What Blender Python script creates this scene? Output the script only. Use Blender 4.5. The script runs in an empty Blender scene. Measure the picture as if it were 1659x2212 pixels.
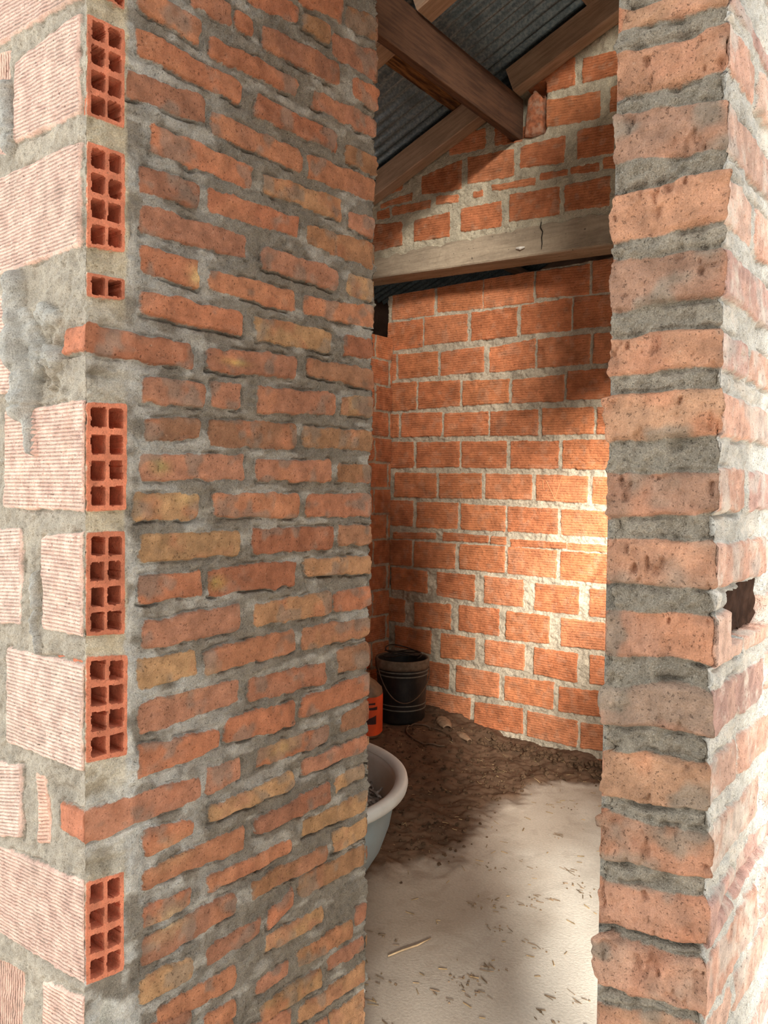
import bpy, bmesh, math, random
import numpy as np
from mathutils import Vector, Matrix
random.seed(7)
RNG = np.random.default_rng(11)
SC = bpy.context.scene
COL = SC.collection

# ---------------------------------------------------------------- measured bricks (mm)
# each brick: start, top, bottom, end, top, bottom on its wall's own plane
LEFT_BRICKS=[(872,2705,2663,1013,2704,2656),(991,2759,2725,1093,2771,2731),(1108,2769,2735,1153,2770,2740),(1178,2772,2728,1423,2795,2743),(1141,2831,2798,1290,2863,2831),(1306,2858,2824,1393,2868,2827),(1407,2858,2811,1576,2885,2809),(1456,2946,2897,1574,2972,2912),(1295,2911,2872,1438,2953,2900),(870,2622,2580,1118,2627,2581),(1038,2683,2647,1285,2700,2664),(851,2541,2495,1030,2558,2511),(1046,2537,2499,1302,2550,2502),(1161,2620,2576,1420,2628,2589),(1339,2701,2665,1574,2718,2675),(1477,2785,2741,1572,2790,2739),(905,2464,2414,1154,2465,2420),(1326,2552,2501,1566,2565,2513),(1456,2617,2579,1575,2627,2578),(877,2378,2330,1012,2385,2342),(1194,2461,2427,1443,2481,2433),(1471,2460,2425,1565,2471,2418),(1039,2384,2340,1294,2396,2356),(884,2305,2259,1135,2315,2271),(1326,2388,2350,1560,2407,2344),(1184,2307,2262,1429,2310,2263),(1464,2307,2264,1562,2316,2259),(881,2232,2187,1014,2233,2182),(1041,2223,2188,1286,2230,2186),(1318,2225,2190,1570,2248,2196),(883,2151,2111,1128,2148,2106),(1167,2152,2104,1408,2157,2113),(1455,2157,2113,1565,2163,2122),(756,2070,2022,1000,2063,2021),(1038,2063,2025,1288,2085,2034),(1328,2085,2052,1566,2089,2042),(886,1989,1944,1032,1993,1951),(1053,1999,1953,1127,2005,1953),(1175,2004,1950,1422,2013,1967),(1449,2010,1969,1568,2018,1971),(893,1913,1872,1019,1922,1888),(1045,1924,1872,1296,1931,1877),(1320,1927,1884,1570,1932,1886),(880,1844,1802,1135,1854,1805),(1172,1845,1804,1416,1854,1804),(1440,1845,1804,1571,1847,1802),(868,1772,1725,1018,1773,1725),(1055,1772,1729,1301,1772,1719),(1330,1770,1722,1573,1773,1719),(882,1693,1645,1126,1694,1646),(1169,1696,1645,1425,1693,1644),(1442,1696,1651,1568,1691,1647),(879,1618,1568,1023,1616,1570),(1044,1616,1568,1297,1619,1565),(1330,1619,1583,1573,1614,1574),(888,1528,1485,1127,1539,1491),(1169,1531,1492,1418,1539,1488),(1430,1532,1494,1574,1538,1490),(880,1459,1410,1012,1459,1414),(1035,1452,1407,1292,1463,1421),(1321,1458,1416,1569,1458,1416),(1448,1391,1339,1568,1391,1336),(1159,1371,1328,1404,1368,1325),(883,1376,1324,1126,1376,1336),(1321,1294,1256,1569,1315,1259),(1096,1297,1251,1299,1296,1245),(1463,1222,1190,1567,1241,1190),(880,1296,1240,1076,1280,1251),(1182,1210,1178,1415,1211,1177),(1331,1146,1116,1565,1153,1123),(1041,1203,1159,1133,1207,1170),(762,1206,1152,1022,1197,1159),(1050,1126,1099,1294,1136,1102),(1447,1073,1045,1560,1078,1049),(1181,1056,1023,1423,1072,1032),(1328,1000,971,1565,1010,967),(895,1134,1087,1007,1113,1090),(1443,941,892,1567,933,890),(892,1050,1023,1144,1056,1012),(1049,981,950,1290,975,952),(1168,920,890,1414,919,887),(1322,875,829,1562,863,820),(892,979,948,1004,974,945),(891,923,870,1122,916,879),(1046,834,797,1196,829,804),(1221,828,796,1297,862,831),(1211,782,753,1402,772,740),(1321,698,667,1516,691,649),(1529,711,669,1568,716,681),(886,844,803,1005,834,795),(1425,634,609,1563,628,594),(923,764,735,1126,760,718),(1188,694,665,1284,693,666),(1043,688,657,1127,678,650),(1203,628,594,1401,621,580),(1323,557,526,1564,559,516),(1433,483,450,1566,481,429),(886,749,714,1005,734,701),(924,671,642,1118,644,615),(1146,600,568,1296,572,544),(1057,580,552,1265,546,519),(1324,491,459,1421,486,453),(1292,470,435,1567,421,381)]
BLOCK_ENDS=[(756,2601,2426,844,2607,2431),(757,2385,2201,845,2387,2210),(756,2159,2115,846,2163,2124),(793,2747,2643,843,2750,2639),(764,1934,1741,851,1939,1742),(762,1706,1521,848,1706,1514),(764,1487,1295,854,1475,1288),(768,1082,892,848,1072,883)]
BLOCK_FACES=[(-1837,2850,2665,-1285,2742,2633),(-1509,2595,2441,-1281,2613,2435),(-1734,2659,2473,-1533,2632,2428),(-1841,2398,2195,-1278,2390,2206),(-1766,2175,2119,-1544,2157,2099),(-1842,2205,1980,-1504,2154,1965),(-1551,1934,1740,-1264,1936,1741),(-1928,1695,1480,-1485,1701,1514),(-1407,1692,1517,-1268,1706,1517),(-1546,1464,1273,-1266,1471,1277),(-1933,1187,997,-1483,1240,1096),(-1427,1240,1103,-1394,1241,1108),(-1935,1023,850,-1261,1082,893),(-1937,777,554,-1485,830,642),(-1404,847,662,-1258,873,674)]
BACK_BRICKS=[(-3758,3304,3105,-3367,3283,3092),(-3334,3289,3110,-2950,3292,3088),(-2935,3290,3086,-2545,3282,3082),(-2523,3279,3105,-2143,3268,3077),(-2117,3283,3078,-1795,3272,3075),(-3835,3080,2867,-3467,3071,2866),(-3446,3079,2875,-3072,3061,2871),(-3034,3062,2867,-2668,3058,2860),(-2633,3063,2871,-2264,3065,2856),(-2243,3067,2863,-1896,3043,2853),(-4125,2835,2641,-3720,2833,2635),(-3691,2825,2644,-3325,2813,2639),(-3298,2805,2637,-2929,2813,2636),(-2879,2797,2626,-2524,2824,2629),(-2501,2817,2627,-2127,2812,2625),(-2101,2809,2623,-1774,2802,2618),(-3918,2608,2393,-3521,2603,2397),(-3496,2596,2396,-3128,2586,2404),(-3099,2578,2403,-2723,2562,2402),(-2693,2554,2400,-2308,2561,2390),(-2281,2579,2399,-1934,2580,2388),(-4086,2365,2195,-3683,2364,2189),(-3654,2369,2188,-3283,2357,2189),(-3256,2350,2182,-2882,2343,2182),(-2864,2342,2176,-2491,2339,2170),(-2457,2343,2169,-2091,2334,2167),(-2065,2332,2161,-1725,2329,2155),(-3942,2149,1945,-3535,2145,1954),(-3506,2138,1954,-3122,2136,1955),(-3100,2134,1952,-2732,2130,1944),(-2696,2129,1944,-2336,2119,1940),(-2303,2124,1940,-1944,2119,1929),(-3712,1909,1726,-3322,1902,1722),(-3294,1902,1722,-2929,1904,1727),(-2892,1902,1727,-2528,1892,1726),(-2493,1894,1721,-2122,1882,1714),(-2086,1882,1710,-1743,1873,1698),(-3934,1692,1500,-3534,1692,1504),(-3498,1684,1497,-3130,1686,1498),(-3098,1679,1496,-2734,1671,1498),(-2710,1669,1500,-2332,1663,1498),(-2304,1659,1495,-1953,1654,1494),(-3720,1443,1398,-3321,1456,1414),(-3254,1464,1406,-2866,1455,1412),(-2841,1453,1408,-2719,1451,1403),(-2683,1442,1395,-2263,1438,1403),(-2252,1437,1399,-1930,1437,1393),(-3945,1379,1185,-3543,1387,1196),(-3514,1383,1192,-3144,1380,1202),(-3105,1382,1205,-2729,1387,1203),(-2702,1383,1202,-2337,1381,1200),(-2304,1380,1195,-1957,1377,1192),(-3729,1170,1001,-3391,1160,1000),(-3301,1161,991,-2972,1165,978),(-2890,1166,976,-2582,1159,977),(-2489,1146,964,-2169,1148,968),(-2090,1145,971,-1842,1148,975),(-3906,934,747,-3599,922,752),(-3506,914,739,-3175,930,745),(-3103,932,751,-2768,939,751),(-2707,930,735,-2377,934,749),(-2288,929,746,-1977,929,758),(-3684,712,552,-3348,712,540),(-3259,706,524,-2963,704,550),(-2875,705,536,-2561,714,535),(-2485,703,526,-2170,705,514),(-2080,708,524,-1813,717,534),(-3541,478,291,-3180,479,304),(-3114,483,293,-2759,477,310),(-2710,469,303,-2339,486,301),(-2295,463,299,-1977,481,319),(-3833,242,37,-3423,251,54),(-3409,254,51,-2992,258,81),(-2954,242,66,-2563,264,90),(-2528,255,82,-2160,253,81),(-2133,248,82,-1822,279,115),(-3768,-12,-228,-3225,12,-182),(-3198,6,-187,-2774,25,-159),(-2749,19,-165,-2352,29,-147),(-2329,23,-152,-1977,30,-128)]
GABLE_BRICKS=[(-3829,3760,3552,-3447,3719,3546),(-3347,3710,3555,-3039,3706,3536),(-2953,3709,3551,-2630,3697,3525),(-2575,3720,3543,-2217,3699,3520),(-2187,3696,3533,-1889,3688,3508),(-3687,3843,3777,-3567,3841,3770),(-3546,3842,3776,-3200,3823,3765),(-3161,3841,3778,-2974,3811,3759),(-2854,3800,3754,-2777,3803,3758),(-2714,3814,3774,-2387,3793,3745),(-2361,3806,3763,-2165,3793,3756),(-2150,3799,3753,-1959,3785,3731),(-1940,3808,3735,-1846,3803,3722),(-3659,3887,3854,-3364,3911,3852),(-3286,4000,3872,-2947,4044,3840),(-2905,4044,3861,-2548,4015,3834),(-2504,4013,3873,-2189,4008,3840),(-2109,4014,3839,-1868,3995,3816),(-3055,4214,4090,-2761,4207,4067),(-2698,4200,4066,-2486,4181,4046),(-2322,4259,4089,-1963,4214,4042),(-1902,4218,4066,-1800,4214,4055),(-2470,4476,4313,-2129,4467,4292),(-2084,4439,4292,-1805,4420,4270)]
JAMB_BRICKS=[(-359,2343,2309,-232,2320,2300),(-355,2281,2236,-231,2286,2237),(-360,2222,2163,-229,2203,2151),(-360,2131,2074,-227,2130,2074),(-360,2059,2001,-230,2049,1997),(-358,1972,1921,-230,1962,1921),(-355,1902,1846,-229,1897,1849),(-355,1815,1756,-231,1816,1767),(-362,1734,1681,-235,1735,1685),(-360,1652,1601,-232,1657,1600),(-363,1569,1517,-231,1577,1525),(-359,1484,1429,-230,1498,1447),(-354,1417,1358,-229,1423,1370),(-359,1336,1276,-231,1348,1294),(-354,1267,1203,-232,1279,1216),(-351,1184,1126,-233,1207,1155)]


def mm(L):
    return [tuple(x / 1000.0 for x in b) for b in L]

# ---------------------------------------------------------------- noise on arrays
_LAT = {}
def vnoise(U, V, scale, seed=0):
    if seed not in _LAT:
        _LAT[seed] = np.random.default_rng(1000 + seed).random((256, 256)).astype(np.float32)
    L = _LAT[seed]
    x = U / scale; y = V / scale
    xi = np.floor(x).astype(np.int64); yi = np.floor(y).astype(np.int64)
    fx = (x - xi).astype(np.float32); fy = (y - yi).astype(np.float32)
    fx = fx * fx * (3 - 2 * fx); fy = fy * fy * (3 - 2 * fy)
    a = L[yi % 256, xi % 256]; b = L[yi % 256, (xi + 1) % 256]
    c = L[(yi + 1) % 256, xi % 256]; d = L[(yi + 1) % 256, (xi + 1) % 256]
    return (a * (1 - fx) + b * fx) * (1 - fy) + (c * (1 - fx) + d * fx) * fy

def fbm(U, V, scale, seed=0, octaves=3):
    out = 0; amp = 1.0; tot = 0
    for k in range(octaves):
        out = out + amp * vnoise(U + 3.7 * k, V - 5.1 * k, scale / 2 ** k, seed + k)
        tot += amp; amp *= 0.5
    return out / tot

def sstep(x, a, b):
    t = np.clip((x - a) / (b - a), 0, 1)
    return t * t * (3 - 2 * t)

def lin(r, g, b):
    f = lambda c: (c / 255 / 12.92) if c <= 10 else ((c / 255 + 0.055) / 1.055) ** 2.4
    return np.array([f(r), f(g), f(b)], np.float32)

# ---------------------------------------------------------------- brick fields
def quad_sd(U, V, q, r):
    """inward distance to the four sides of a leaning brick, corners softened by r"""
    u0, t0, b0, u1, t1, b1 = q
    L = max(u1 - u0, 1e-4)
    p = (U - u0) / L
    top = t0 + (t1 - t0) * p; bot = b0 + (b1 - b0) * p
    st = math.hypot(1, (t1 - t0) / L); sb = math.hypot(1, (b1 - b0) / L)
    d = [U - u0, u1 - U, (top - V) / st, (V - bot) / sb]
    if r <= 0:
        return np.minimum(np.minimum(d[0], d[1]), np.minimum(d[2], d[3]))
    m = sum(np.exp(np.clip(-x / r, -60, 40)) for x in d)
    return -r * np.log(m)

def brick_field(U, V, bricks, wob=0.003, wscale=0.03, r=0.003, seed=0):
    du = (fbm(U, V, wscale, seed) - 0.5) * 2 * wob
    dv = (fbm(U, V, wscale, seed + 7) - 0.5) * 2 * wob
    sd = np.full(U.shape, -0.2, np.float32); bid = np.zeros(U.shape, np.int32)
    second = np.full(U.shape, -0.2, np.float32)
    uu = U[0]
    for i, q in enumerate(bricks):
        c0 = np.searchsorted(uu, q[0] - 0.05); c1 = np.searchsorted(uu, q[3] + 0.05)
        if c1 <= c0: continue
        vmax = max(q[1], q[4]) + 0.05; vmin = min(q[2], q[5]) - 0.05
        vv = V[:, (c0 + c1 - 1) // 2]
        r0 = np.searchsorted(vv, vmin - 0.02); r1 = np.searchsorted(vv, vmax + 0.02)
        if r1 <= r0: continue
        s = np.s_[r0:r1, c0:c1]
        d = quad_sd(U[s] + du[s], V[s] + dv[s], q, r)
        m = d > sd[s]
        sub = sd[s]; sub[m] = d[m]; sd[s] = sub
        sb = bid[s]; sb[m] = i; bid[s] = sb
    return sd, bid

def fill_bond(bricks, u0, u1, v0, v1, length, height, ju, jv, off=0.5, pad=0.015, rng=None):
    """running bond for stretches the measured bricks do not reach"""
    rng = rng or random.Random(3)
    box = [(b[0] - pad, b[3] + pad, min(b[2], b[5]) - pad, max(b[1], b[4]) + pad) for b in bricks]
    out = []; k = 0; v = v0
    while v < v1:
        u = u0 - (length + ju) * (off * (k % 2)) - 0.4 * length
        while u < u1:
            a, b = u, u + length
            c, d = v, v + height
            if not any(x0 < b and x1 > a and y0 < d and y1 > c for x0, x1, y0, y1 in box):
                j = lambda: rng.uniform(-0.003, 0.003)
                out.append((a + j(), d + j(), c + j(), b + j(), d + j(), c + j()))
            u += length + ju
        v += height + jv; k += 1
    return out

SOLID = [lin(190, 128, 96), lin(183, 131, 104), lin(178, 119, 90), lin(175, 125, 100), lin(192, 135, 102), lin(183, 133, 107)]
TAN = [lin(184, 142, 106), lin(174, 130, 96), lin(190, 152, 112), lin(166, 124, 96)]
HOLLOW_BACK = [lin(190, 119, 78), lin(184, 113, 75), lin(192, 122, 83), lin(180, 109, 71)]
HOLLOW_PALE = [lin(230, 194, 177), lin(232, 200, 184), lin(226, 184, 164)]
MORTAR_GREY = lin(136, 131, 120)
MORTAR_PALE = lin(168, 160, 145)

# ---------------------------------------------------------------- wall strips
def wall_strip(name, corners, S, Z, H, fields, mats, clamp=0.012, matidx=None, parent=None):
    """sheet that follows the corner path; S = distance along it, H = relief outwards (left-to-right path, outward = right-hand side)"""
    P = np.array(corners, float); seg = P[1:] - P[:-1]; Ls = np.hypot(seg[:, 0], seg[:, 1]); cum = np.concatenate([[0], np.cumsum(Ls)])
    D = seg / Ls[:, None]; N = np.stack([D[:, 1], -D[:, 0]], 1)
    nz, ns = H.shape
    k = np.clip(np.searchsorted(cum, S, side='right') - 1, 0, len(seg) - 1)
    a = S - cum[k]; b = cum[k + 1] - S
    inset = np.clip(-H, 0, clamp)
    a2 = np.broadcast_to(a, H.shape).copy(); b2 = np.broadcast_to(b, H.shape).copy()
    first = (k > 0)[None, :]; last = (k < len(seg) - 1)[None, :]
    a3 = np.where(first, np.maximum(a2, np.minimum(inset, Ls[k][None, :] / 2)), a2)
    tang = np.where((b2 < inset) & last & (b2 < a2), Ls[k][None, :] - inset, a3)
    X = P[k, 0] + D[k, 0] * tang + N[k, 0] * H
    Y = P[k, 1] + D[k, 1] * tang + N[k, 1] * H
    for c in range(1, len(seg)):                       # outward relief is mitred round each corner
        j = int(np.argmin(np.abs(S - cum[c])))
        hp = np.clip(H[:, j], 0, None)
        o = c - 1 if k[j] == c else c
        X[:, j] += N[o, 0] * hp; Y[:, j] += N[o, 1] * hp
    co = np.stack([X, Y, np.broadcast_to(Z, H.shape)], -1).reshape(-1, 3).astype(np.float32)
    i = np.arange(nz * ns).reshape(nz, ns)
    F = np.stack([i[:-1, :-1], i[:-1, 1:], i[1:, 1:], i[1:, :-1]], -1).reshape(-1, 4)
    me = bpy.data.meshes.new(name)
    me.vertices.add(len(co)); me.vertices.foreach_set('co', co.ravel())
    me.loops.add(F.size); me.loops.foreach_set('vertex_index', F.ravel().astype(np.int32))
    me.polygons.add(len(F)); me.polygons.foreach_set('loop_start', (np.arange(len(F)) * 4).astype(np.int32))
    me.polygons.foreach_set('loop_total', np.full(len(F), 4, np.int32))
    me.update(calc_edges=True)
    for an, arr in fields.items():
        if arr.ndim == 3:
            at = me.attributes.new(an, 'FLOAT_COLOR', 'POINT')
            rgba = np.concatenate([arr, np.ones(arr.shape[:2] + (1,), np.float32)], -1).astype(np.float32)
            at.data.foreach_set('color', rgba.ravel())
        else:
            at = me.attributes.new(an, 'FLOAT', 'POINT'); at.data.foreach_set('value', arr.astype(np.float32).ravel())
    me.polygons.foreach_set('use_smooth', np.ones(len(F), bool))
    for m in mats: me.materials.append(m)
    o = bpy.data.objects.new(name, me); COL.objects.link(o)
    if parent: o.parent = parent
    return o

def masonry(U, V, bricks, pal, mortar, seed=0, wob=0.003, r=0.003, recess=0.006, rough=0.004, edge=(-0.002, 0.005), bulge=0.003,
            wscale=0.03, streak=0.0, pick=None, crev=0.25, tone=0.2, smear=0.55, ringd=0.006):
    """relief, colours and brick distance of one face"""
    sd, bid = brick_field(U, V, bricks, wob=wob, wscale=wscale, r=r, seed=seed)
    rng = np.random.default_rng(seed + 77); n = len(bricks)
    off = rng.uniform(-bulge, bulge, n); tiltu = rng.uniform(-1, 1, n) * 0.012; tiltv = rng.uniform(-1, 1, n) * 0.02
    bu = np.array([(b[0] + b[3]) / 2 for b in bricks]); bv = np.array([(b[1] + b[5]) / 2 for b in bricks])
    bb = np.array([(b[2] + b[5]) / 2 for b in bricks])
    hb = off[bid] + tiltu[bid] * (U - bu[bid]) * 0.4 + tiltv[bid] * (V - bv[bid]) * 0.4
    hb = hb + (fbm(U, V, 0.012, seed + 3) - 0.5) * rough * 0.8 + (fbm(U, V, 0.09, seed + 5) - 0.5) * rough * 1.2
    if streak: hb = hb + (fbm(U, V * .3, .007, seed + 51, 3) - .5) * streak - sstep(fbm(U, V * .6, .016, seed + 53), .66, .76) * streak * .9
    hm = -recess + (fbm(U, V, 0.045, seed + 11) - 0.5) * rough * 3.2 + (fbm(U, V, 0.010, seed + 13) - 0.5) * rough * 1.7
    t = sstep(sd, edge[0], edge[1])
    h = hm * (1 - t) + hb * t
    # crevices where the bed joint has pulled away under some bricks
    cr = (rng.random(n) < crev)[bid]
    near = np.exp(-((sd + 0.003) / 0.0022) ** 2) * (V < bb[bid] + 0.004) * cr * sstep(fbm(U, V, 0.05, seed + 17), 0.45, 0.62)
    h = h - near * 0.012
    ring = np.exp(-((sd + 0.0015) / 0.0028) ** 2) * sstep(fbm(U, V, 0.035, seed + 41), 0.42, 0.66)
    h = h - ring * ringd
    pits = sstep(vnoise(U, V, 0.011, seed + 19), 0.93, 0.99) * t
    h = h - pits * 0.003
    base = np.array(pal, np.float32)[rng.integers(0, len(pal), n)] if pick is None else np.array([pick(i, bu[i], bv[i], rng) for i in range(n)], np.float32)
    base = base * rng.uniform(1 - tone, 1 + tone * 0.6, (n, 1)).astype(np.float32)
    bc = base[bid]
    w = fbm(U, V, 0.06, seed + 23)[..., None]
    alt = np.array(pal, np.float32)[rng.integers(0, len(pal), n)][bid]
    bc = bc * (1 - sstep(w, 0.5, 0.75) * 0.6) + alt * sstep(w, 0.5, 0.75) * 0.6
    mc = np.broadcast_to(mortar, U.shape + (3,)) * (0.82 + 0.36 * fbm(U, V, 0.12, seed + 29)[..., None])
    wash = sstep(fbm(U, V, 0.05, seed + 31), 0.56, 0.72)[..., None] * smear           # mortar dragged over the brick
    bc = bc * (1 - wash) + mc * wash
    return h, sd, bid, bc.astype(np.float32), mc.astype(np.float32)

# ---------------------------------------------------------------- materials
def new_mat(name):
    m = bpy.data.materials.new(name); m.use_nodes = True
    nt = m.node_tree; nt.nodes.clear()
    out = nt.nodes.new('ShaderNodeOutputMaterial'); b = nt.nodes.new('ShaderNodeBsdfPrincipled')
    nt.links.new(b.outputs[0], out.inputs[0])
    b.inputs['Roughness'].default_value = 0.9
    b.inputs['Specular IOR Level'].default_value = 0.25
    return m, nt, b

class G:
    """small helper for node trees"""
    def __init__(s, nt): s.nt = nt; s.L = nt.links.new
    def put(s, sock, v):
        if hasattr(v, 'is_linked') or isinstance(v, bpy.types.NodeSocket): s.L(v, sock)
        else: sock.default_value = v
    def attr(s, n, out='Fac'):
        a = s.nt.nodes.new('ShaderNodeAttribute'); a.attribute_name = n; return a.outputs[out]
    def coord(s, scale=None):
        t = s.nt.nodes.new('ShaderNodeTexCoord').outputs['Object']
        if scale is None: return t
        m = s.nt.nodes.new('ShaderNodeMapping'); m.inputs['Scale'].default_value = scale; s.L(t, m.inputs[0]); return m.outputs[0]
    def noise(s, scale, detail=4, rough=0.55, vec=None):
        n = s.nt.nodes.new('ShaderNodeTexNoise'); n.inputs['Scale'].default_value = scale
        n.inputs['Detail'].default_value = detail; n.inputs['Roughness'].default_value = rough
        s.L(vec if vec is not None else s.coord(), n.inputs['Vector']); return n.outputs[0]
    def m(s, op, a, b=0.0, c=None):
        n = s.nt.nodes.new('ShaderNodeMath'); n.operation = op
        s.put(n.inputs[0], a); s.put(n.inputs[1], b)
        if c is not None: s.put(n.inputs[2], c)
        return n.outputs[0]
    def step(s, x, a, b):
        n = s.nt.nodes.new('ShaderNodeMapRange'); n.interpolation_type = 'SMOOTHSTEP'
        s.put(n.inputs[0], x); n.inputs[1].default_value = a; n.inputs[2].default_value = b; return n.outputs[0]
    def mix(s, f, a, b, mode='MIX'):
        n = s.nt.nodes.new('ShaderNodeMix'); n.data_type = 'RGBA'; n.blend_type = mode
        s.put(n.inputs[0], f)
        for sock, v in ((n.inputs[6], a), (n.inputs[7], b)):
            if isinstance(v, bpy.types.NodeSocket): s.L(v, sock)
            else: sock.default_value = (float(v[0]), float(v[1]), float(v[2]), 1)
        return n.outputs[2]
    def scale(s, col, f):
        n = s.nt.nodes.new('ShaderNodeVectorMath'); n.operation = 'SCALE'; s.L(col, n.inputs[0]); s.put(n.inputs['Scale'], f); return n.outputs[0]
    def bump(s, h, dist, strength=1.0, normal=None):
        n = s.nt.nodes.new('ShaderNodeBump'); n.inputs['Strength'].default_value = strength; n.inputs['Distance'].default_value = dist
        s.L(h, n.inputs['Height'])
        if normal is not None: s.L(normal, n.inputs['Normal'])
        return n.outputs[0]

def masonry_mat(name, jitter=0.005, speck=0.5, ribs=0.0, fine=1.0, light=0.0, grain=0.0065):
    m, nt, b = new_mat(name); g = G(nt)
    n_f = g.noise(420 * fine, 3); n_m = g.noise(110 * fine, 4); n_c = g.noise(30 * fine, 4)
    sd = g.attr('sd')
    e = g.m('ADD', sd, g.m('MULTIPLY', g.m('SUBTRACT', n_m, 0.5), jitter))
    t = g.step(e, -0.0005, 0.0022)
    bc = g.scale(g.attr('bcol', 'Color'), g.m('ADD', 0.32, g.m('MULTIPLY', n_c, 1.36)))
    bc = g.scale(bc, g.m('ADD', 0.62, g.m('MULTIPLY', n_f, 0.76)))
    dk = g.step(g.noise(190 * fine, 2), 0.64, 0.72)
    bc = g.mix(g.m('MULTIPLY', dk, speck), bc, lin(74, 58, 48))
    lt = g.step(g.noise(75 * fine, 5, 0.7), 0.62, 0.72)
    bc = g.mix(g.m('MULTIPLY', lt, 0.35), bc, lin(206, 176, 150))
    mc = g.scale(g.attr('mcol', 'Color'), g.m('ADD', 0.25, g.m('MULTIPLY', n_f, 1.5)))
    mc = g.scale(mc, g.m('ADD', 0.45, g.m('MULTIPLY', n_c, 1.1)))
    sand = g.step(g.noise(600 * fine, 2), 0.6, 0.7)
    mc = g.mix(g.m('MULTIPLY', sand, 0.45), mc, lin(206, 204, 192))
    col = g.mix(t, mc, bc)
    if light:
        col = g.mix(g.m('MULTIPLY', g.step(g.noise(16, 6, 0.7), 0.5, 0.68), light), col, lin(226, 216, 202))
    nt.links.new(col, b.inputs['Base Color'])
    hh = g.m('ADD', g.m('MULTIPLY', n_f, 0.5), g.m('MULTIPLY', n_m, 1.0))
    hh = g.m('SUBTRACT', hh, g.m('MULTIPLY', dk, 0.7))
    nrm = g.bump(hh, grain / fine, 1.0)
    if ribs:
        w = g.m('POWER', g.m('ADD', 0.5, g.m('MULTIPLY', g.m('SINE', g.attr('rib')), 0.5)), 5.0)
        w = g.m('MULTIPLY', w, g.m('MULTIPLY', g.attr('riba'), g.m('ADD', -1.2, g.m('MULTIPLY', n_c, 0.8))))
        nrm = g.bump(w, ribs, 1.0, nrm)
    nt.links.new(nrm, b.inputs['Normal'])
    b.inputs['Roughness'].default_value = 0.95
    return m

def plain_mat(name, col, rough=0.5, spec=0.3, var=0.25, scale=20, bump=0.0, bscale=80, dirt=None, dirt_amt=0.0):
    m, nt, b = new_mat(name); g = G(nt)
    n = g.noise(scale, 5)
    c = g.mix(g.step(n, 0.3, 0.7), col * (1 - var), np.minimum(col * (1 + var), 1))
    if dirt is not None:
        c = g.mix(g.m('MULTIPLY', g.step(g.noise(scale * 0.6, 6, 0.65), 0.42, 0.66), dirt_amt), c, dirt)
    nt.links.new(c, b.inputs['Base Color'])
    if bump: nt.links.new(g.bump(g.noise(bscale, 4), bump), b.inputs['Normal'])
    b.inputs['Roughness'].default_value = rough; b.inputs['Specular IOR Level'].default_value = spec
    return m

def wood_mat(name, c1, c2, c3, rough_sawn=0.4):
    """grain runs along the object's own X"""
    m, nt, b = new_mat(name); g = G(nt)
    n1 = g.noise(9, 5, 0.6, g.coord((0.5, 6, 6))); n2 = g.noise(40, 4, 0.6, g.coord((0.25, 5, 5))); n3 = g.noise(5, 4, 0.6)
    c = g.mix(g.step(n1, 0.35, 0.65), c1, c2)
    c = g.mix(g.m('MULTIPLY', g.step(n2, 0.55, 0.7), 0.6), c, c3)
    c = g.scale(c, g.m('ADD', 0.7, g.m('MULTIPLY', n3, 0.6)))
    nt.links.new(c, b.inputs['Base Color'])
    nt.links.new(g.bump(g.m('ADD', n2, g.m('MULTIPLY', g.noise(150, 2), rough_sawn)), 0.003), b.inputs['Normal'])
    b.inputs['Roughness'].default_value = 0.85
    return m

M_SOLID = masonry_mat('solid_brick_and_mortar', jitter=0.006, speck=0.4)
M_BLOCK = masonry_mat('hollow_block_and_mortar', jitter=0.005, speck=0.12, ribs=0.0034, grain=0.0025)
M_BACK = masonry_mat('ribbed_block_wall', jitter=0.007, speck=0.12, ribs=0.0030, fine=0.5, grain=0.003)
M_JAMB = masonry_mat('jamb_brick', jitter=0.004, speck=0.2, fine=1.3)
M_PALE = masonry_mat('lime_stained_brick', jitter=0.004, speck=0.3, fine=1.6, light=0.75)

# ---------------------------------------------------------------- objects helpers
def put(o, label=None, cat=None, group=None, kind=None):
    if label: o['label'] = label
    if cat: o['category'] = cat
    if group: o['group'] = group
    if kind: o['kind'] = kind
    return o

def empty(name, loc, label, cat, group=None, rot=0):
    o = bpy.data.objects.new(name, None); COL.objects.link(o); o.location = loc; o.rotation_euler[2] = rot
    o.empty_display_size = 0.05
    return put(o, label, cat, group)

def mesh_obj(name, verts, faces, mat, parent=None, smooth=False, mats=None, fmat=None):
    me = bpy.data.meshes.new(name); me.from_pydata([tuple(map(float, v)) for v in verts], [], faces); me.update()
    for m in (mats or [mat]): me.materials.append(m)
    if fmat is not None: me.polygons.foreach_set('material_index', fmat)
    if smooth: me.polygons.foreach_set('use_smooth', [True] * len(me.polygons))
    o = bpy.data.objects.new(name, me); COL.objects.link(o)
    if parent: o.parent = parent
    return o

def lathe(profile, n=48, sx=1.0, sy=1.0, cap_bottom=False, cap_top=False, wob=None):
    vs = []; fs = []
    for (r, z) in profile:
        for k in range(n):
            a = 2 * math.pi * k / n
            rr = r * (1 + (wob(a, z) if wob else 0))
            vs.append((rr * math.cos(a) * sx, rr * math.sin(a) * sy, z))
    for i in range(len(profile) - 1):
        for k in range(n):
            k2 = (k + 1) % n
            fs.append((i * n + k, i * n + k2, (i + 1) * n + k2, (i + 1) * n + k))
    if cap_bottom: fs.append(tuple(range(n - 1, -1, -1)))
    if cap_top: fs.append(tuple(range((len(profile) - 1) * n, len(profile) * n)))
    return vs, fs

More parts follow.
